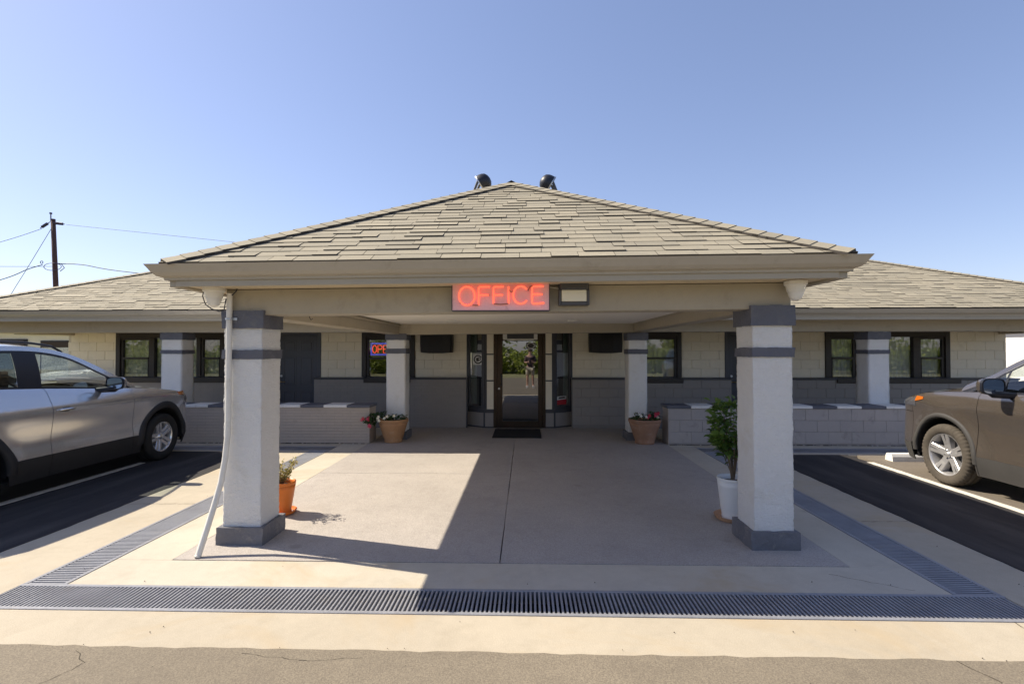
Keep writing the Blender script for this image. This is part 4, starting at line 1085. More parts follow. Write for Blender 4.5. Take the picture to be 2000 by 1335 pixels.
    panel('fender',paintm,sA+G,sF-G,zs,top,30,16,car); panel('quarter_panel',paintm,sQ+G,sC-G,zs,top,26,16,car)
    panel('bumper',paintm,sF+G,TOT,S['fbot'],S['bump'],26,12,car); panel('bumper',paintm,0,sQ-G,S['fbot'],S['bump'],22,12,car)
    panel('front_corner',paintm,sF+G,TOT,lambda s:S['bump']+.006,top,26,8,car,arch=False); panel('tailgate',paintm,0,sQ-G,lambda s:S['bump']+.006,top,22,8,car,arch=False)
    # cladding along the sill, split at the doors
    for a,b in ((sC,sB),(sB,sA)): panel('sill_cladding',clad,a+G,b-G,S['zb'],zs-.002,14,5,car,off=.006)
    panel('sill_cladding',clad,sA+G,sy(-S['arch']*.9),S['zb'],zs-.002,8,5,car,off=.006); panel('sill_cladding',clad,sy(-S['wb']+S['arch']*.9),sC-G,S['zb'],zs-.002,8,5,car,off=.006)
    panel('chin',clad,sF+G,TOT,S['zb']-.02,S['fbot']-.004,22,4,car,off=.004); panel('chin',clad,0,sQ-G,S['zb'],S['fbot']-.004,18,4,car,off=.004)
    # wheel arch trims and liners
    for sgn in (1,-1):
        for wy_ in WHY:
            rows=[]; a0,a1=S['archang']
            for i in range(31):
                a=math.radians(a0+(a1-a0)*i/30); r=[]
                pk=S['poly']*(math.cos(2*(a-PI/2)*2)) if S['poly'] else 0
                for (rad,off) in ((S['arch']-.026,-.05),(S['arch']-.02,.008),(S['arch'],.016),(S['arch']+S['archw']+pk,.014),(S['arch']+S['archw']+.006+pk,.001)):
                    y=wy_-rad*math.cos(a); z=S['wz']+rad*math.sin(a); yy=max(min(y,S['ymax']),S['ymin']); q=B(sy(yy),z,off); r.append((q[0]*sgn,q[1],z))
                rows.append(r)
            mb=MB().grid(rows)
            if sgn<0: mb.f=[f[::-1] for f in mb.f]
            obj('arch_trim',mb,clad,car,local=True,smooth=True)
            mb=MB(); rows=[]
            for i in range(21):
                a=math.radians(-8+196*i/20); rad=S['arch']-.03
                rows.append([(x*sgn,wy_-rad*math.cos(a),max(.2,S['wz']+rad*math.sin(a))) for x in (S['hw']-.02,S['hw']-.36)])
            mb.grid(rows); mb.add([(x[1][0],x[1][1],x[1][2]) for x in rows],[tuple(range(21))])
            obj('wheel_liner',mb,'black',car,local=True)
    # inner shell and underbody
    rows=[]
    for i in range(61):
        s=TOT*i/60; rows.append([B(s,zbot(s,S['zb']+.03)+k*(zt(s)-.03-zbot(s,S['zb']+.03)),-.035) for k in (0,.5,1)])
    mb=MB().grid(rows); mb.grid([[(-x,y,z) for x,y,z in r] for r in rows])
    mb.grid([[( -r[0][0],r[0][1],S['zb']+.03),(r[0][0],r[0][1],S['zb']+.03)] for r in rows if abs(r[0][1])>S['arch']+.02 and abs(r[0][1]+S['wb'])>S['arch']+.02])
    obj('inner_shell',mb,'black',car,local=True)
    # bonnet
    def edge(y,off=-.004):
        s=sy(y) if y<S['noseY'] else None
        if s is None or s>=TOT-1e-6:
            # search along the nose curve
            best=min((abs(at(q)[1]-y),q) for q in [cum[i] for i in range(i0,len(cum))]); s=best[1]
        return B(s,zt(s),off)
    rows=[]; N=26; y0,y1=S['cowl'],S['tip']
    for i in range(N+1):
        t=i/N; y=y0+(y1-y0)*(1-(1-t)**1.6); ex,ey,ezz=edge(y); zc=lin(S['hoodc'],y); r=[]
        for j in range(25):
            u=-1+2*j/24; x=ex*u; pw=abs(u); zz=ezz+(zc-ezz)*(1-pw**2.6); r.append((x,ey+(.10 if i==0 else 0)*(1-pw**2)*0,zz+.004))
        rows.append(r)
    obj('bonnet',MB().grid(rows),paintm,car,local=True,smooth=True)
    # greenhouse
    C=catmull([tuple(p) for p in S['c2']],6)
    def c2(y):
        cand=[(a,b) for a,b in zip(C,C[1:]) if (a[1]-y)*(b[1]-y)<=0]
        a,b=cand[0]; t=(y-a[1])/((b[1]-a[1]) or 1e-9); return tuple(p+(q-p)*t for p,q in zip(a,b))
    def gs(y,v,off=0):
        b=B(sy(y),lin(S['top'],y)-.002,-.004); c=c2(y); bow=.02*math.sin(PI*v)
        return (b[0]+(c[0]-b[0])*v+bow+off, y+(b[1]-y)*(1-v), b[2]+(c[2]-b[2])*v)
    def fv(y,w_): b=lin(S['top'],y); c=c2(y); return 1-w_/max(.02,c[2]-b)
    ya,yz=S['gy']
    def gpatch(name,m,y0,y1,v0,v1,n,k,off,parent=car,thick=0):
        res=[]
        for sgn in (1,-1):
            rows=[]
            for i in range(n+1):
                y=y0+(y1-y0)*i/n; a=v0(y); b=max(a+.001,v1(y)); rows.append([(p[0]*sgn,p[1],p[2]) for p in [gs(y,a+(b-a)*j/k,off) for j in range(k+1)]])
            mb=MB().grid(rows)
            if sgn<0: mb.f=[f[::-1] for f in mb.f]
            res.append(obj(name,mb,m,parent,local=True,smooth=True))
        return res
    fw_=lambda y: S['frame']*(1+.55*max(0,min(1,(y-S['ybend'])/.35)))
    gpatch('roof_rail_panel',paintm,ya,yz,lambda y:max(.0,fv(y,fw_(y))),lambda y:1,50,3,.004)
    gpatch('window_surround','blackmetal',ya,yz,lambda y:max(.0,fv(y,fw_(y)+.028)),lambda y:max(.0,fv(y,fw_(y))),50,1,.0)
    inner=lambda y: max(.03,fv(y,fw_(y)+.026))
    for a,b in S['pillars']: gpatch('pillar','blackmetal',a,b,lambda y:.0,inner,8,4,.002)
    for k,(a,b) in enumerate(S['windows']):
        for o in gpatch('side_window','carglass' if k==0 else 'cardark',a,b,lambda y:.02,inner,16,6,-.006): pass
    gpatch('belt_trim','blackmetal',S['pillars'][0][0],yz,lambda y:-.005,lambda y:.045,30,1,.006)
    def across(name,m,y0,y1,n,bulge,inset=0):
        seg_=[p for p in C if min(y0,y1)-1e-6<=p[1]<=max(y0,y1)+1e-6]; rows=[]
        for i,p in enumerate(seg_):
            a=seg_[max(i-1,0)];b=seg_[min(i+1,len(seg_)-1)]; ty,tz_=b[1]-a[1],b[2]-a[2]; l=math.hypot(ty,tz_) or 1; ny,nz=tz_/l,-ty/l
            if nz<0: ny,nz=-ny,-nz
            rows.append([((p[0]-inset)*u,p[1]+ny*bulge*(1-abs(u)**2.4),p[2]+nz*bulge*(1-abs(u)**2.4)+.002) for u in [-1+2*j/20 for j in range(21)]])
        return obj(name,MB().grid(rows),m,car,local=True,smooth=True)
    across('windscreen','carglass',S['cowl']+.1,S['ybend'],0,.075); across('roof',paintm,S['ybend']+.001,S['yback'],0,.045); across('rear_window','cardark',S['yback']+.001,S['c2'][-1][1],0,.06)
    obj('cowl',MB().box(-.62,.62,S['cowl']-.06,S['cowl']+.05,S['hoodc'][0][1]-.14,S['hoodc'][0][1]-.05),'black',car,local=True)
    if S['rails']:
        for sgn in (1,-1):
            pts=[]
            for i in range(15):
                y=S['rails'][0]+(S['rails'][1]-S['rails'][0])*i/14; c=c2(y); pts.append(((c[0]-.035)*sgn,y,c[2]+.012+.036*min(1,5*math.sin(PI*i/14))))
            obj('roof_bar',MB().tube(pts,.014,8),'blackmetal',car,local=True,smooth=True)
    # seats, dash, wheel inside
    for x in (-.36,.36):
        m=MB(); m.rough(x-.25,x+.25,yB-.05,yB+.48,.55,.72,.08,.02,4,3); m.rough(x-.24,x+.24,yB-.22,yB-.06,.62,1.22,.08,.02,4,5); m.rough(x-.13,x+.13,yB-.24,yB-.12,1.26,1.46,.05,.012,6,7)
        obj('seat',m,'seat',car,local=True,smooth=True)
    obj('seat',MB().rough(-.62,.62,yC+.05,yC+.2,.62,1.25,.1,.02,4,8).rough(-.62,.62,yC+.2,yC+.6,.5,.7,.1,.02,4,9),'seat',car,local=True,smooth=True)
    obj('dashboard',MB().rough(-.70,.70,yA-.25,S['cowl']-.05,.85,1.13,.08,.02,4,2),'seat',car,local=True,smooth=True)
    obj('steering_wheel',MB().tube([(-.36+.18*math.cos(t*PI/12),yA-.36+.06*math.sin(t*PI/12),1.06+.17*math.sin(t*PI/12)) for t in range(25)],.014,8),'seat',car,local=True,smooth=True)
    # lamps, grille
    h0,h1=S['hl']
    panel('headlight','lens',sy(S['hly']),TOT-.42,lambda s:h0+.02,lambda s:min(h1,zt(s)-.012),16,4,car,off=.005,arch=False)
    panel('marker_lens','amber',sy(S['amb'][0]),sy(S['amb'][1]),lambda s:S['amb'][2]+ (s-sy(S['amb'][0]))*S['amb'][4],lambda s:S['amb'][3],6,3,car,off=.009,arch=False)
    panel('grille','black',TOT-.50,TOT,S['bump']-.22,S['bump']+.12,14,5,car,off=.004,arch=False)
    panel('tail_light','stickred',sy(S['taily'])-.40,sy(S['taily']),.92,1.12,10,3,car,off=.006,arch=False)
    # handles
    for yh in (yB+.17,yC+.17):
        for sgn in (1,-1):
            zh=S['zh']; pts=[]
            for i in range(9):
                y=yh-.10+.20*i/8; q=B(sy(y),zh,.012+.022*math.sin(PI*i/8)); pts.append((q[0]*sgn,q[1],zh+.004*math.sin(PI*i/8)))
            obj('door_handle',MB().tube(pts,.0135,10),S['handle'],car,local=True,smooth=True)
            q=B(sy(yh),zh,0.002); mb=MB()
            mb.add([((q[0]+.0015)*sgn,q[1]+.06*math.cos(t*PI/8),q[2]+.028*math.sin(t*PI/8)) for t in range(16)],[tuple(range(16))])
            obj('handle_recess',mb,'signgrey',car,local=True)
    # mirrors
    mx,my,mz,ms=S['mirror']
    for sgn in (1,-1):
        rows=[]
        for i in range(9):
            t=i/8*PI/2; k=math.cos(t)**.55; y=my+.10*ms*math.sin(t)
            rows.append([((mx+.125*ms*k*(abs(math.cos(a))**.6)*(1 if math.cos(a)>0 else -1))*sgn,y,mz+.088*ms*k*(abs(math.sin(a))**.6)*(1 if math.sin(a)>0 else -1)) for a in [2*PI*j/24 for j in range(24)]])
        o=obj('mirror',MB().grid(rows,wrap=True),S['mirmat'],car,local=True,smooth=True)
        r0=rows[0]; mb=MB().grid([[(x,y,z) for x,y,z in r0],[(x,y-.03,z) for x,y,z in r0],[((mx*sgn)+(x-mx*sgn)*.88,y-.03,mz+(z-mz)*.86) for x,y,z in r0]],wrap=True)
        obj('mirror_shell','' or mb,'blackmetal',o,local=True,smooth=False)
        obj('mirror_glass',MB().add([((mx*sgn)+(x-mx*sgn)*.88,y-.027,mz+(z-mz)*.86) for x,y,z in r0],[tuple(range(24))]),'mirror',o,local=True)
        q=gs(my-.05,.12); mb=MB()
        mb.tube([(q[0]*sgn*.985,my-.06,mz-.10*ms),((mx-.02)*sgn,my+.0,mz-.085*ms),(mx*sgn,my+.01,mz-.05*ms)],.034,10,r1=.05)
        obj('mirror_stalk',mb,'blackmetal',o,local=True,smooth=True)
    # wheels
    R,RR=S['R'],S['rim']; tw=.115
    prof=[(RR,-tw*.80),(RR+.012,-tw*.92),(RR+(R-RR)*.45,-tw*1.04),(R-.035,-tw*.98),(R-.012,-tw*.86),(R-.002,-tw*.66),(R,-tw*.35),(R-.008,-tw*.33),(R-.008,-tw*.27),(R,-tw*.25),(R,tw*.25),(R-.008,tw*.27),(R-.008,tw*.33),(R,tw*.35),(R-.002,tw*.66),(R-.012,tw*.86),(R-.035,tw*.98),(R-(R-RR)*.55,tw*1.04),(RR+.012,tw*.92),(RR,tw*.80)]
    tyre=MB().lathe(prof,(0,0,0),192 if S['tread'] else 96,'x')
    if S['tread']:
        n=192; vv=[]
        for i,(r,h) in enumerate(prof):
            for j in range(n):
                x,y,z=tyre.v[i*n+j]; g_=1
                if (3<=i<=8 or 11<=i<=16) and (j+(2 if i>9 else 0))%4==0: g_=1-.011/R
                vv.append((x,y*g_,z*g_))
        tyre.v=vv
    tyre_me=tyre.mesh('tyre',S['tyrem'],True)
    rimp=[(RR-.075,-.09),(RR-.02,-.085),(RR-.006,-tw*.8),(RR+.008,-tw*.84),(RR+.008,-tw*.8)]
    barrel=MB().lathe([(RR-.02,-tw*.75),(RR-.035,-.04),(RR-.03,.03),(RR-.016,.070),(RR-.012,.088),(RR+.004,.096),(RR+.012,.092),(RR+.012,.085)],(0,0,0),64,'x')
    rim_me=barrel.mesh('wheel',S['alloy'],True)
    disc_me=MB().lathe([(.0,-.01),(RR*.66,-.01),(RR*.66,-.03),(0,-.03)],(0,0,0),40,'x').mesh('brake_disc','signgrey')
    back_me=MB().lathe([(0,-.05),(RR-.03,-.05)],(0,0,0),40,'x').mesh('wheel_back','black')
    hub_me=MB().lathe([(0,.074),(.028,.073),(.033,.066),(.036,.05),(.075,.046),(.082,.03),(.082,0)],(0,0,0),32,'x').mesh('hub_cap',S['alloy'],True)
    sp=MB(); k=S['spoke']
    def rad(pts,x0,x1):  # closed outline in (across, radial), bevelled block
        n=len(pts); c=(sum(p[0] for p in pts)/n,sum(p[1] for p in pts)/n)
        a=[(x0,p[0],p[1]) for p in pts]; b_=[(lin(S['spz'],p[1])-.006,p[0],p[1]) for p in pts]; d_=[(lin(S['spz'],p[1]),c[0]+(p[0]-c[0])*.86,c[1]+(p[1]-c[1])*.97) for p in pts]
        sp.add(a+b_+d_,[tuple(range(n))[::-1],tuple(range(2*n,3*n))]+[(i,(i+1)%n,(i+1)%n+n,i+n) for i in range(n)]+[(i+n,(i+1)%n+n,(i+1)%n+2*n,i+2*n) for i in range(n)])
    for pts in k: rad(pts,.0,.07)
    spoke_me=sp.mesh('spoke',S['alloy'])
    lug_me=MB().lathe([(0,.062),(.010,.06),(.011,.046)],(0,.052,0),10,'x').mesh('lug_nut','chrome')
    for sgn in (1,-1):
        for wy_ in WHY:
            mat=Matrix.Translation((sgn*(S['hw']-tw-.012),wy_,R+.004))@(Matrix.Identity(4) if sgn>0 else Matrix.Rotation(PI,4,'Z'))@Matrix.Rotation(S['spin'],4,'X')
            wh=inst('wheel',rim_me,car,mat=mat)
            for nm,me in (('tyre',tyre_me),('brake_disc',disc_me),('wheel_back',back_me),('hub_cap',hub_me)): inst(nm,me,wh)
            for i in range(5):
                inst('spoke',spoke_me,wh,mat=Matrix.Rotation(2*PI*i/5,4,'X')); inst('lug_nut',lug_me,wh,mat=Matrix.Rotation(2*PI*(i+.5)/5,4,'X'))
    return car
silver=dict(paint='silver',clad='clad',hw=.925,wb=2.84,R=.362,rim=.225,wz=.365,arch=.465,archw=.068,poly=.012,archang=(-4,184),flare=.022,
  outline=[(0,-3.67),(.50,-3.66),(.76,-3.58),(.87,-3.38),(.905,-2.9),(.918,-2.2),(.925,-1.3),(.922,-.5),(.912,.1),(.895,.42),(.845,.64),(.72,.80),(.42,.90),(0,.93)],
  top=[(-3.7,1.22),(-3.4,1.29),(-2.6,1.29),(-1.86,1.25),(-1.04,1.19),(-.6,1.162),(-.1,1.115),(.3,1.055),(.5,1.015),(.72,.965),(.93,.93)],
  side=[(.2,-.055),(.34,-.02),(.46,-.004),(.54,-.012),(.62,-.026),(.72,-.022),(.84,-.004),(.95,.006),(1.015,.004),(1.12,-.045),(1.30,-.125)],
  front=[(.2,-.12),(.35,-.02),(.5,0),(.7,-.01),(.85,-.05),(1.0,-.11)], rear=[(.2,-.1),(.4,0),(.7,0),(.95,-.05),(1.3,-.12)],
  split=.475,zb=.215,fbot=.36,bump=.83,doors=(-.62,-1.88,-2.83),fend=.50,quart=-3.2,ymax=.60,ymin=-3.25,
  cowl=-.58,tip=.86,noseY=.60,hoodc=[(-.6,1.235),(-.07,1.175),(.22,1.115),(.46,1.045),(.7,.985),(.93,.93)],
  c2=[(.80,-.48,1.205),(.765,-.82,1.372),(.738,-1.06,1.492),(.715,-1.28,1.592),(.695,-1.47,1.662),(.675,-1.73,1.722),(.66,-2.05,1.75),(.65,-2.6,1.742),(.645,-3.15,1.69),(.665,-3.36,1.58),(.70,-3.50,1.42),(.745,-3.58,1.24)],
  gy=(-.50,-3.45),ybend=-1.49,yback=-3.25,frame=.052,pillars=[(-.74,-.98),(-1.89,-2.17),(-2.95,-3.08)],windows=[(-.98,-1.89),(-2.17,-2.95),(-3.08,-3.35)],
  rails=(-1.50,-3.25),hl=(.86,1.0),hly=.52,amb=(.36,.55,.985,1.035,-.02),taily=-3.38,zh=.985,handle='chrome',mirror=(1.045,-1.10,1.265,.95),mirmat='silver',
  tyrem='tyre',tread=False,alloy='alloy',spin=.3,spz=[(.03,.06),(.12,.066),(.2,.085),(.23,.09)],
  spoke=[[(-.05,.03),(-.004,.06),(-.010,.222),(-.066,.214)],[(.05,.03),(.066,.214),(.010,.222),(.004,.06)]])
make_suv('silver grey crossover car with black wheel arches parked nose in, left of the canopy',(-6.545,7.84,0),silver)
bronze=dict(paint='bronzecar',clad='cladgrey',hw=.99,wb=2.82,R=.382,rim=.258,wz=.395,arch=.47,archw=.034,poly=0,archang=(-4,184),flare=.030,
  outline=[(0,-3.90),(.52,-3.89),(.80,-3.81),(.92,-3.6),(.965,-3.1),(.982,-2.3),(.99,-1.4),(.985,-.6),(.978,.05),(.962,.38),(.925,.66),(.82,.88),(.50,1.03),(0,1.08)],
  top=[(-3.95,1.24),(-3.6,1.30),(-2.6,1.28),(-1.6,1.25),(-.8,1.215),(-.45,1.205),(0,1.175),(.35,1.135),(.62,1.07),(.85,1.005),(1.08,.965)],
  side=[(.2,-.055),(.34,-.02),(.46,-.004),(.60,-.018),(.78,-.022),(.92,-.006),(1.0,.012),(1.04,.004),(1.10,-.012),(1.2,-.03),(1.32,-.06)],
  front=[(.2,-.14),(.35,-.04),(.5,0),(.75,-.005),(.9,-.05),(1.05,-.10)], rear=[(.2,-.1),(.4,0),(.7,0),(.95,-.05),(1.3,-.12)],
  split=.46,zb=.235,fbot=.44,bump=.86,doors=(-.50,-1.75,-2.80),fend=.56,quart=-3.35,ymax=.66,ymin=-3.4,
  cowl=-.36,tip=1.0,noseY=.66,hoodc=[(-.36,1.34),(-.18,1.30),(.05,1.25),(.45,1.19),(.65,1.14),(.85,1.075),(1.08,.975)],
  c2=[(.845,-.20,1.275),(.80,-.49,1.402),(.78,-.64,1.492),(.76,-.79,1.578),(.74,-1.0,1.668),(.715,-1.3,1.735),(.70,-1.8,1.762),(.69,-2.6,1.755),(.685,-3.2,1.715),(.70,-3.5,1.62),(.735,-3.68,1.46),(.78,-3.79,1.28)],
  gy=(-.22,-3.60),ybend=-1.02,yback=-3.40,frame=.055,pillars=[(-.745,-.775),(-1.60,-1.85),(-2.85,-3.0)],windows=[(-.50,-1.60),(-1.85,-2.85),(-3.0,-3.45)],
  rails=None,hl=(.93,1.06),hly=.47,amb=(.33,.47,1.05,1.084,-.25),taily=-3.55,zh=1.0,handle='bronzecar',mirror=(1.125,-.85,1.30,1.02),mirmat='bronzecar',
  tyrem='tyredust',tread=True,alloy='alloygrey',spin=.08,spz=[(.03,.052),(.12,.06),(.2,.082),(.26,.090)],
  spoke=[[(-.05,.03),(.05,.03),(.048,.12),(.062,.25),(.012,.256),(.004,.16),(-.004,.16),(-.012,.256),(-.062,.25),(-.048,.12)]])
make_suv('bronze brown car with grey arch trim and dusty tyres, right of the canopy',(6.24,6.62,0),bronze)

# ================================================================ utility pole, wires
PY=30
t=thing('utility_pole','dark wooden utility pole with insulators behind the left roof slope','utility pole',(-27.9,PY,0))
obj('pole',MB().tube([(-27.95,PY,-.2),(-28.25,PY,5.5),(-28.48,PY,9.62)],.155,12,r1=.12),'pole',t,smooth=True)
obj('top_pin',MB().tube([(-28.52,PY-.1,9.45),(-28.53,PY-.1,9.95)],.03,8).tube([(-28.53,PY-.1,9.9),(-28.53,PY-.1,9.99)],.07,8),'insul',t)
def insul(p,q):
    p,q=Vector(p),Vector(q); mb=MB(); mb.tube([tuple(p),tuple(q)],.025,6)
    for f in (.3,.42,.54,.66,.78): c=p.lerp(q,f); d=(q-p).normalized(); mb.tube([tuple(c-d*.025),tuple(c+d*.025)],.085,10)
    obj('insulator',mb,'insul',t)
insul((-28.55,PY-.12,9.42),(-29.15,PY-.12,9.05)); insul((-28.35,PY-.12,9.36),(-27.65,PY-.12,9.28))
br=MB(); br.tube([(-28.75+.9*math.cos(a*.3)*.6+.42,PY-.15,6.72+.22*math.sin(a*.3)) for a in range(22)],.018,6)
br.tube([(-29.05+.08*math.cos(a*.5),PY-.1,7.0+.08*math.sin(a*.5)) for a in range(14)],.02,6).tube([(-28.3,PY-.15,6.95),(-27.8,PY-.15,6.9),(-27.6,PY-.15,6.65),(-27.85,PY-.15,6.45)],.022,6)
obj('cable_bracket',br,'insul',t)
def wire(label, pts, r=.016):
    P=catmull([tuple(map(float,p)) for p in pts],8); tag(obj('overhead_wire',MB().tube(P,r,5),'wire'),label,'wire','overhead wires on the pole')
wire('upper overhead wire running right from the pole top',[(-27.65,PY,9.28),(-17.3,PY,8.15),(-6,28,6.6),(0,21.5,2.5)],.012)
wire('upper overhead wire falling left from the pole top',[(-29.15,PY,9.05),(-31.75,PY,8.25),(-38,PY+1,7.2),(-46,PY+2,6.6)],.014)
wire('slanting guy wire stretched down left from the pole',[(-28.5,PY-.1,9.0),(-29.9,PY-.1,6.7),(-30.9,PY-.1,5.1),(-34,PY-.1,0)],.014)
wire('thick lower cable running right from the pole behind the roof',[(-28.0,PY-.1,6.9),(-26.6,PY,6.85),(-23.8,PY,6.4),(-14,PY,5.4),(2,PY,4.4)],.024)
wire('thick lower cable sagging left from the pole',[(-29.0,PY-.1,6.85),(-30,PY,6.6),(-31.75,PY,5.95),(-38,PY+1,4.8)],.024)
wire('thin level cable running left from the pole',[(-28.4,PY-.1,6.75),(-31.75,PY,6.78),(-40,PY,6.9)],.013)

# ================================================================ neighbouring wings
wg=thing('motel_wing','low cream motel wing with brown shaded windows behind the silver car','motel wing',(-19,16,0))
wo_=MB()
wo_.box(-27,-12.2,16.0,20.5,-.1,2.35)
ww=obj('wall',wo_,'cream',wg)
for a,b in ((-17.6,-16.02),(-15.45,-14.35)):
    z1=2.03 if a<-16 else 1.98
    wn=obj('window',MB().cbox(a-.06,b+.06,15.955,15.998,z1-1.25,z1+.04,.004),'trim',wg)
    obj('blind',MB().box(a,b,15.94,15.953,z1-1.2,z1-.18),'lace',wn)
    obj('blind_box',MB().box(a,b,15.93,15.953,z1-.178,z1),'bronze',wn)
obj('conduit',MB().tube([(-16.3,15.9,2.24),(-15.0,15.9,2.21),(-14.2,15.9,2.22)],.018,6),'trim',wg)
obj('roof',MB().add([(-27.4,15.5,2.36),(-11.9,15.5,2.36),(-11.9,20.9,2.36),(-27.4,20.9,2.36),(-25,18.2,3.1),(-14.5,18.2,3.1)],[(0,1,5,4),(1,2,5),(2,3,4,5),(3,0,4),(3,2,1,0)]),'shingle',wg)
wr=thing('white_outbuilding','sunlit white painted building seen past the right end of the porch','building',(18,15,0))
obj('wall',MB().box(16.3,22,12.0,19,-.1,2.5),'whitewall',wr)
obj('roof',MB().prism([(16.0,2.42),(22.4,2.42),(19.2,3.4)],lambda a,b,d:(a,d,b),11.6,19.4),'shingle',wr)

# ================================================================ what stands behind the camera, seen in the glass
mb=MB(); trunks=MB()
for x in range(-34,36,4):
    x0=x+rnd(-1.5,1.5); y0=-20+rnd(-4,3); h=rnd(2.4,4.0); r_=rnd(2.0,3.0)
    trunks.tube([(x0,y0,-.1),(x0+.1,y0,h*.3),(x0-.05,y0,h*.6)],.16,6,r1=.07)
    for k in range(15):
        c=Vector((x0+rnd(-r_,r_)*.8,y0+rnd(-r_,r_)*.5,h*rnd(.10,.8))); q_=r_*rnd(.25,.42)
        for j in range(70):
            v=Vector((rnd(-1,1),rnd(-1,1),rnd(-1,1)))
            if v.length>1: v.normalize()
            p=c+v*q_; d=Vector((rnd(-1,1),rnd(-1,1),rnd(-.3,1))).normalized(); q2=d.to_track_quat('X','Z'); kk=rnd(.7,1.4)
            mb.add([tuple(q2@(Vector(w_)*kk)+p) for w_ in ((0,0,0),(.16,.13,.05),(.16,-.13,.05),(.38,0,-.06))],[(0,2,1),(1,2,3)])
x=-36
while x<36:
    for k in range(5):
        c=Vector((x+rnd(-.8,.8),-15.5+rnd(-1,1),rnd(.3,1.2))); q_=rnd(.6,1.0)
        for j in range(60):
            v=Vector((rnd(-1,1),rnd(-1,1),rnd(-1,1)))
            if v.length>1: v.normalize()
            p=c+v*q_; d=Vector((rnd(-1,1),rnd(-1,1),rnd(-.3,1))).normalized(); q2=d.to_track_quat('X','Z'); kk=rnd(.6,1.2)
            mb.add([tuple(q2@(Vector(w_)*kk)+p) for w_ in ((0,0,0),(.16,.13,.05),(.16,-.13,.05),(.38,0,-.06))],[(0,2,1),(1,2,3)])
    x+=1.1
tl=tag(obj('tree_line',mb,'treeleaf'),'line of leafy green trees across the road, mirrored in the windows','trees'); stuff(tl)
stuff(obj('trunks',trunks,'bark',tl))

# ================================================================ the photographer, standing behind the camera, seen in the door glass
def skin(name, V, E, Rd, m, parent, sub=1):
    me=bpy.data.meshes.new(name+'_base'); me.from_pydata(V,E,[]); o=bpy.data.objects.new(name+'_base',me); col.objects.link(o)
    md=o.modifiers.new('skin','SKIN')
    for i,rr in enumerate(Rd): me.skin_vertices[0].data[i].radius=(rr if isinstance(rr,tuple) else (rr,rr))
    me.skin_vertices[0].data[0].use_root=True; md.use_smooth_shade=True
    if sub: o.modifiers.new('sub','SUBSURF').levels=sub
    dg=bpy.context.evaluated_depsgraph_get(); nm=bpy.data.meshes.new_from_object(o.evaluated_get(dg)); nm.name=name
    bpy.data.objects.remove(o); nm.materials.clear(); nm.materials.append(MT[m])
    for p_ in nm.polygons: p_.use_smooth=True
    return inst(name,nm,parent)
MT['skin']=plain('skin',(.55,.33,.24),.6); MT['shirt']=paint('dark_checked_shirt',(.09,.06,.07),.8,.5,14); MT['shorts']=plain('beige_shorts',(.50,.44,.34),.8); MT['hair']=plain('brown_hair',(.06,.04,.03),.7); MT['shoe']=plain('white_shoe',(.75,.75,.73),.6)
ph=thing('person','person in dark shirt, beige shorts and white shoes, mirrored in the door','person',(.20,-.62,0))
# facing +Y; pelvis first
V=[(0,0,.93),(0,-.01,1.12),(0,-.01,1.32),(0,0,1.44),(0,.01,1.53),(0,.02,1.62),(0,.02,1.72),
 (-.17,-.01,1.40),(-.24,.03,1.15),(-.12,.22,1.17),(.17,-.01,1.40),(.24,.03,1.15),(.12,.22,1.17),
 (-.10,0,.87),(-.12,.02,.48),(-.13,-.02,.10),(-.14,.12,.04),(.10,0,.87),(.12,.02,.48),(.14,-.02,.10),(.15,.12,.04),(-.09,.29,1.20),(.09,.29,1.20)]
Eg=[(0,1),(1,2),(2,3),(3,4),(4,5),(5,6),(3,7),(7,8),(8,9),(3,10),(10,11),(11,12),(0,13),(13,14),(14,15),(15,16),(0,17),(17,18),(18,19),(19,20),(9,21),(12,22)]
Rd=[.14,.135,.15,.10,.055,.085,.07,.065,.045,.033,.065,.045,.033,.09,.06,.042,.038,.09,.06,.042,.038,.028,.028]
body=skin('body',V,Eg,Rd,'skin',ph)
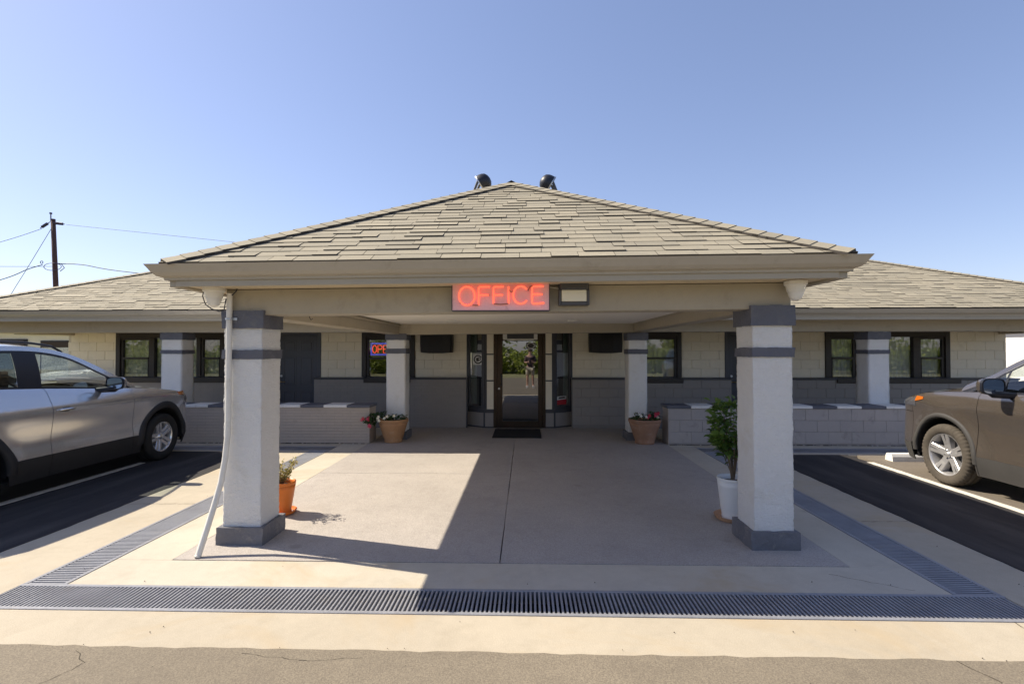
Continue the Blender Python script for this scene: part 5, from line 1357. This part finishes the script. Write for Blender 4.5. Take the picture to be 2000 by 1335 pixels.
def off(k,d): return [tuple(x+d for x in ((Rd[i],)*2)) for i in k]
k=[1,2,3,7,8,10,11,0]; mp={v:i for i,v in enumerate(k)}
skin('shirt',[V[i] for i in k],[(mp[a],mp[b]) for a,b in Eg if a in mp and b in mp],[(Rd[i]+.018,)*2 for i in k],'shirt',ph)
Vs=[(0,0,.95),(-.10,0,.86),(-.12,.015,.55),(.10,0,.86),(.12,.015,.55)]
skin('shorts',Vs,[(0,1),(1,2),(0,3),(3,4)],[.155,.11,.10,.11,.10],'shorts',ph)
obj('hair',MB().lathe([(.098,.02),(.105,.06),(.098,.10),(.07,.135),(.001,.15)],(0,.0,1.62),20),'hair',ph,local=True,smooth=True)
for sx in (-.06,.06): pass
fc=MB(); fc.tube([(0,.10,1.64),(0,.125,1.615)],.014,8).tube([(-.03,.10,1.58),(.03,.10,1.58)],.008,6)
obj('face',fc,'skin',ph,local=True,smooth=True)
for sx in (-1,1):
    obj('eye',MB().lathe([(.0,-.008),(.009,0),(0,.008)],(.032*sx,.098,1.665),10),'hair',ph,local=True)
    obj('ear',MB().lathe([(.0,-.028),(.018,-.01),(.018,.012),(0,.028)],(.098*sx,.015,1.65),10),'skin',ph,local=True,smooth=True)
    obj('shoe',MB().rough(.14*sx-.05,.14*sx+.05,-.09,.19,.006,.10,.04,.008,8,3),'shoe',ph,local=True,smooth=True)
    for f in range(4):
        z=1.225-.022*f
        obj('finger',MB().tube([(.085*sx,.30,z),(.075*sx,.335,z),(.05*sx,.350,z-.002)],.0085,7),'skin',ph,local=True,smooth=True)
    obj('thumb',MB().tube([(.09*sx,.29,1.18),(.07*sx,.27,1.225),(.05*sx,.265,1.23)],.010,7),'skin',ph,local=True,smooth=True)
hc=thing('hand_camera','black camera held in front of the chest by the person mirrored in the door','camera',(.20,-.62,1.19))
obj('camera_body',MB().cbox(.135,.265,-.335,-.275,1.15,1.24,.008),'black',hc)
obj('lens',MB().tube([(.20,-.276,1.19),(.20,-.19,1.19)],.035,16),'black',hc)
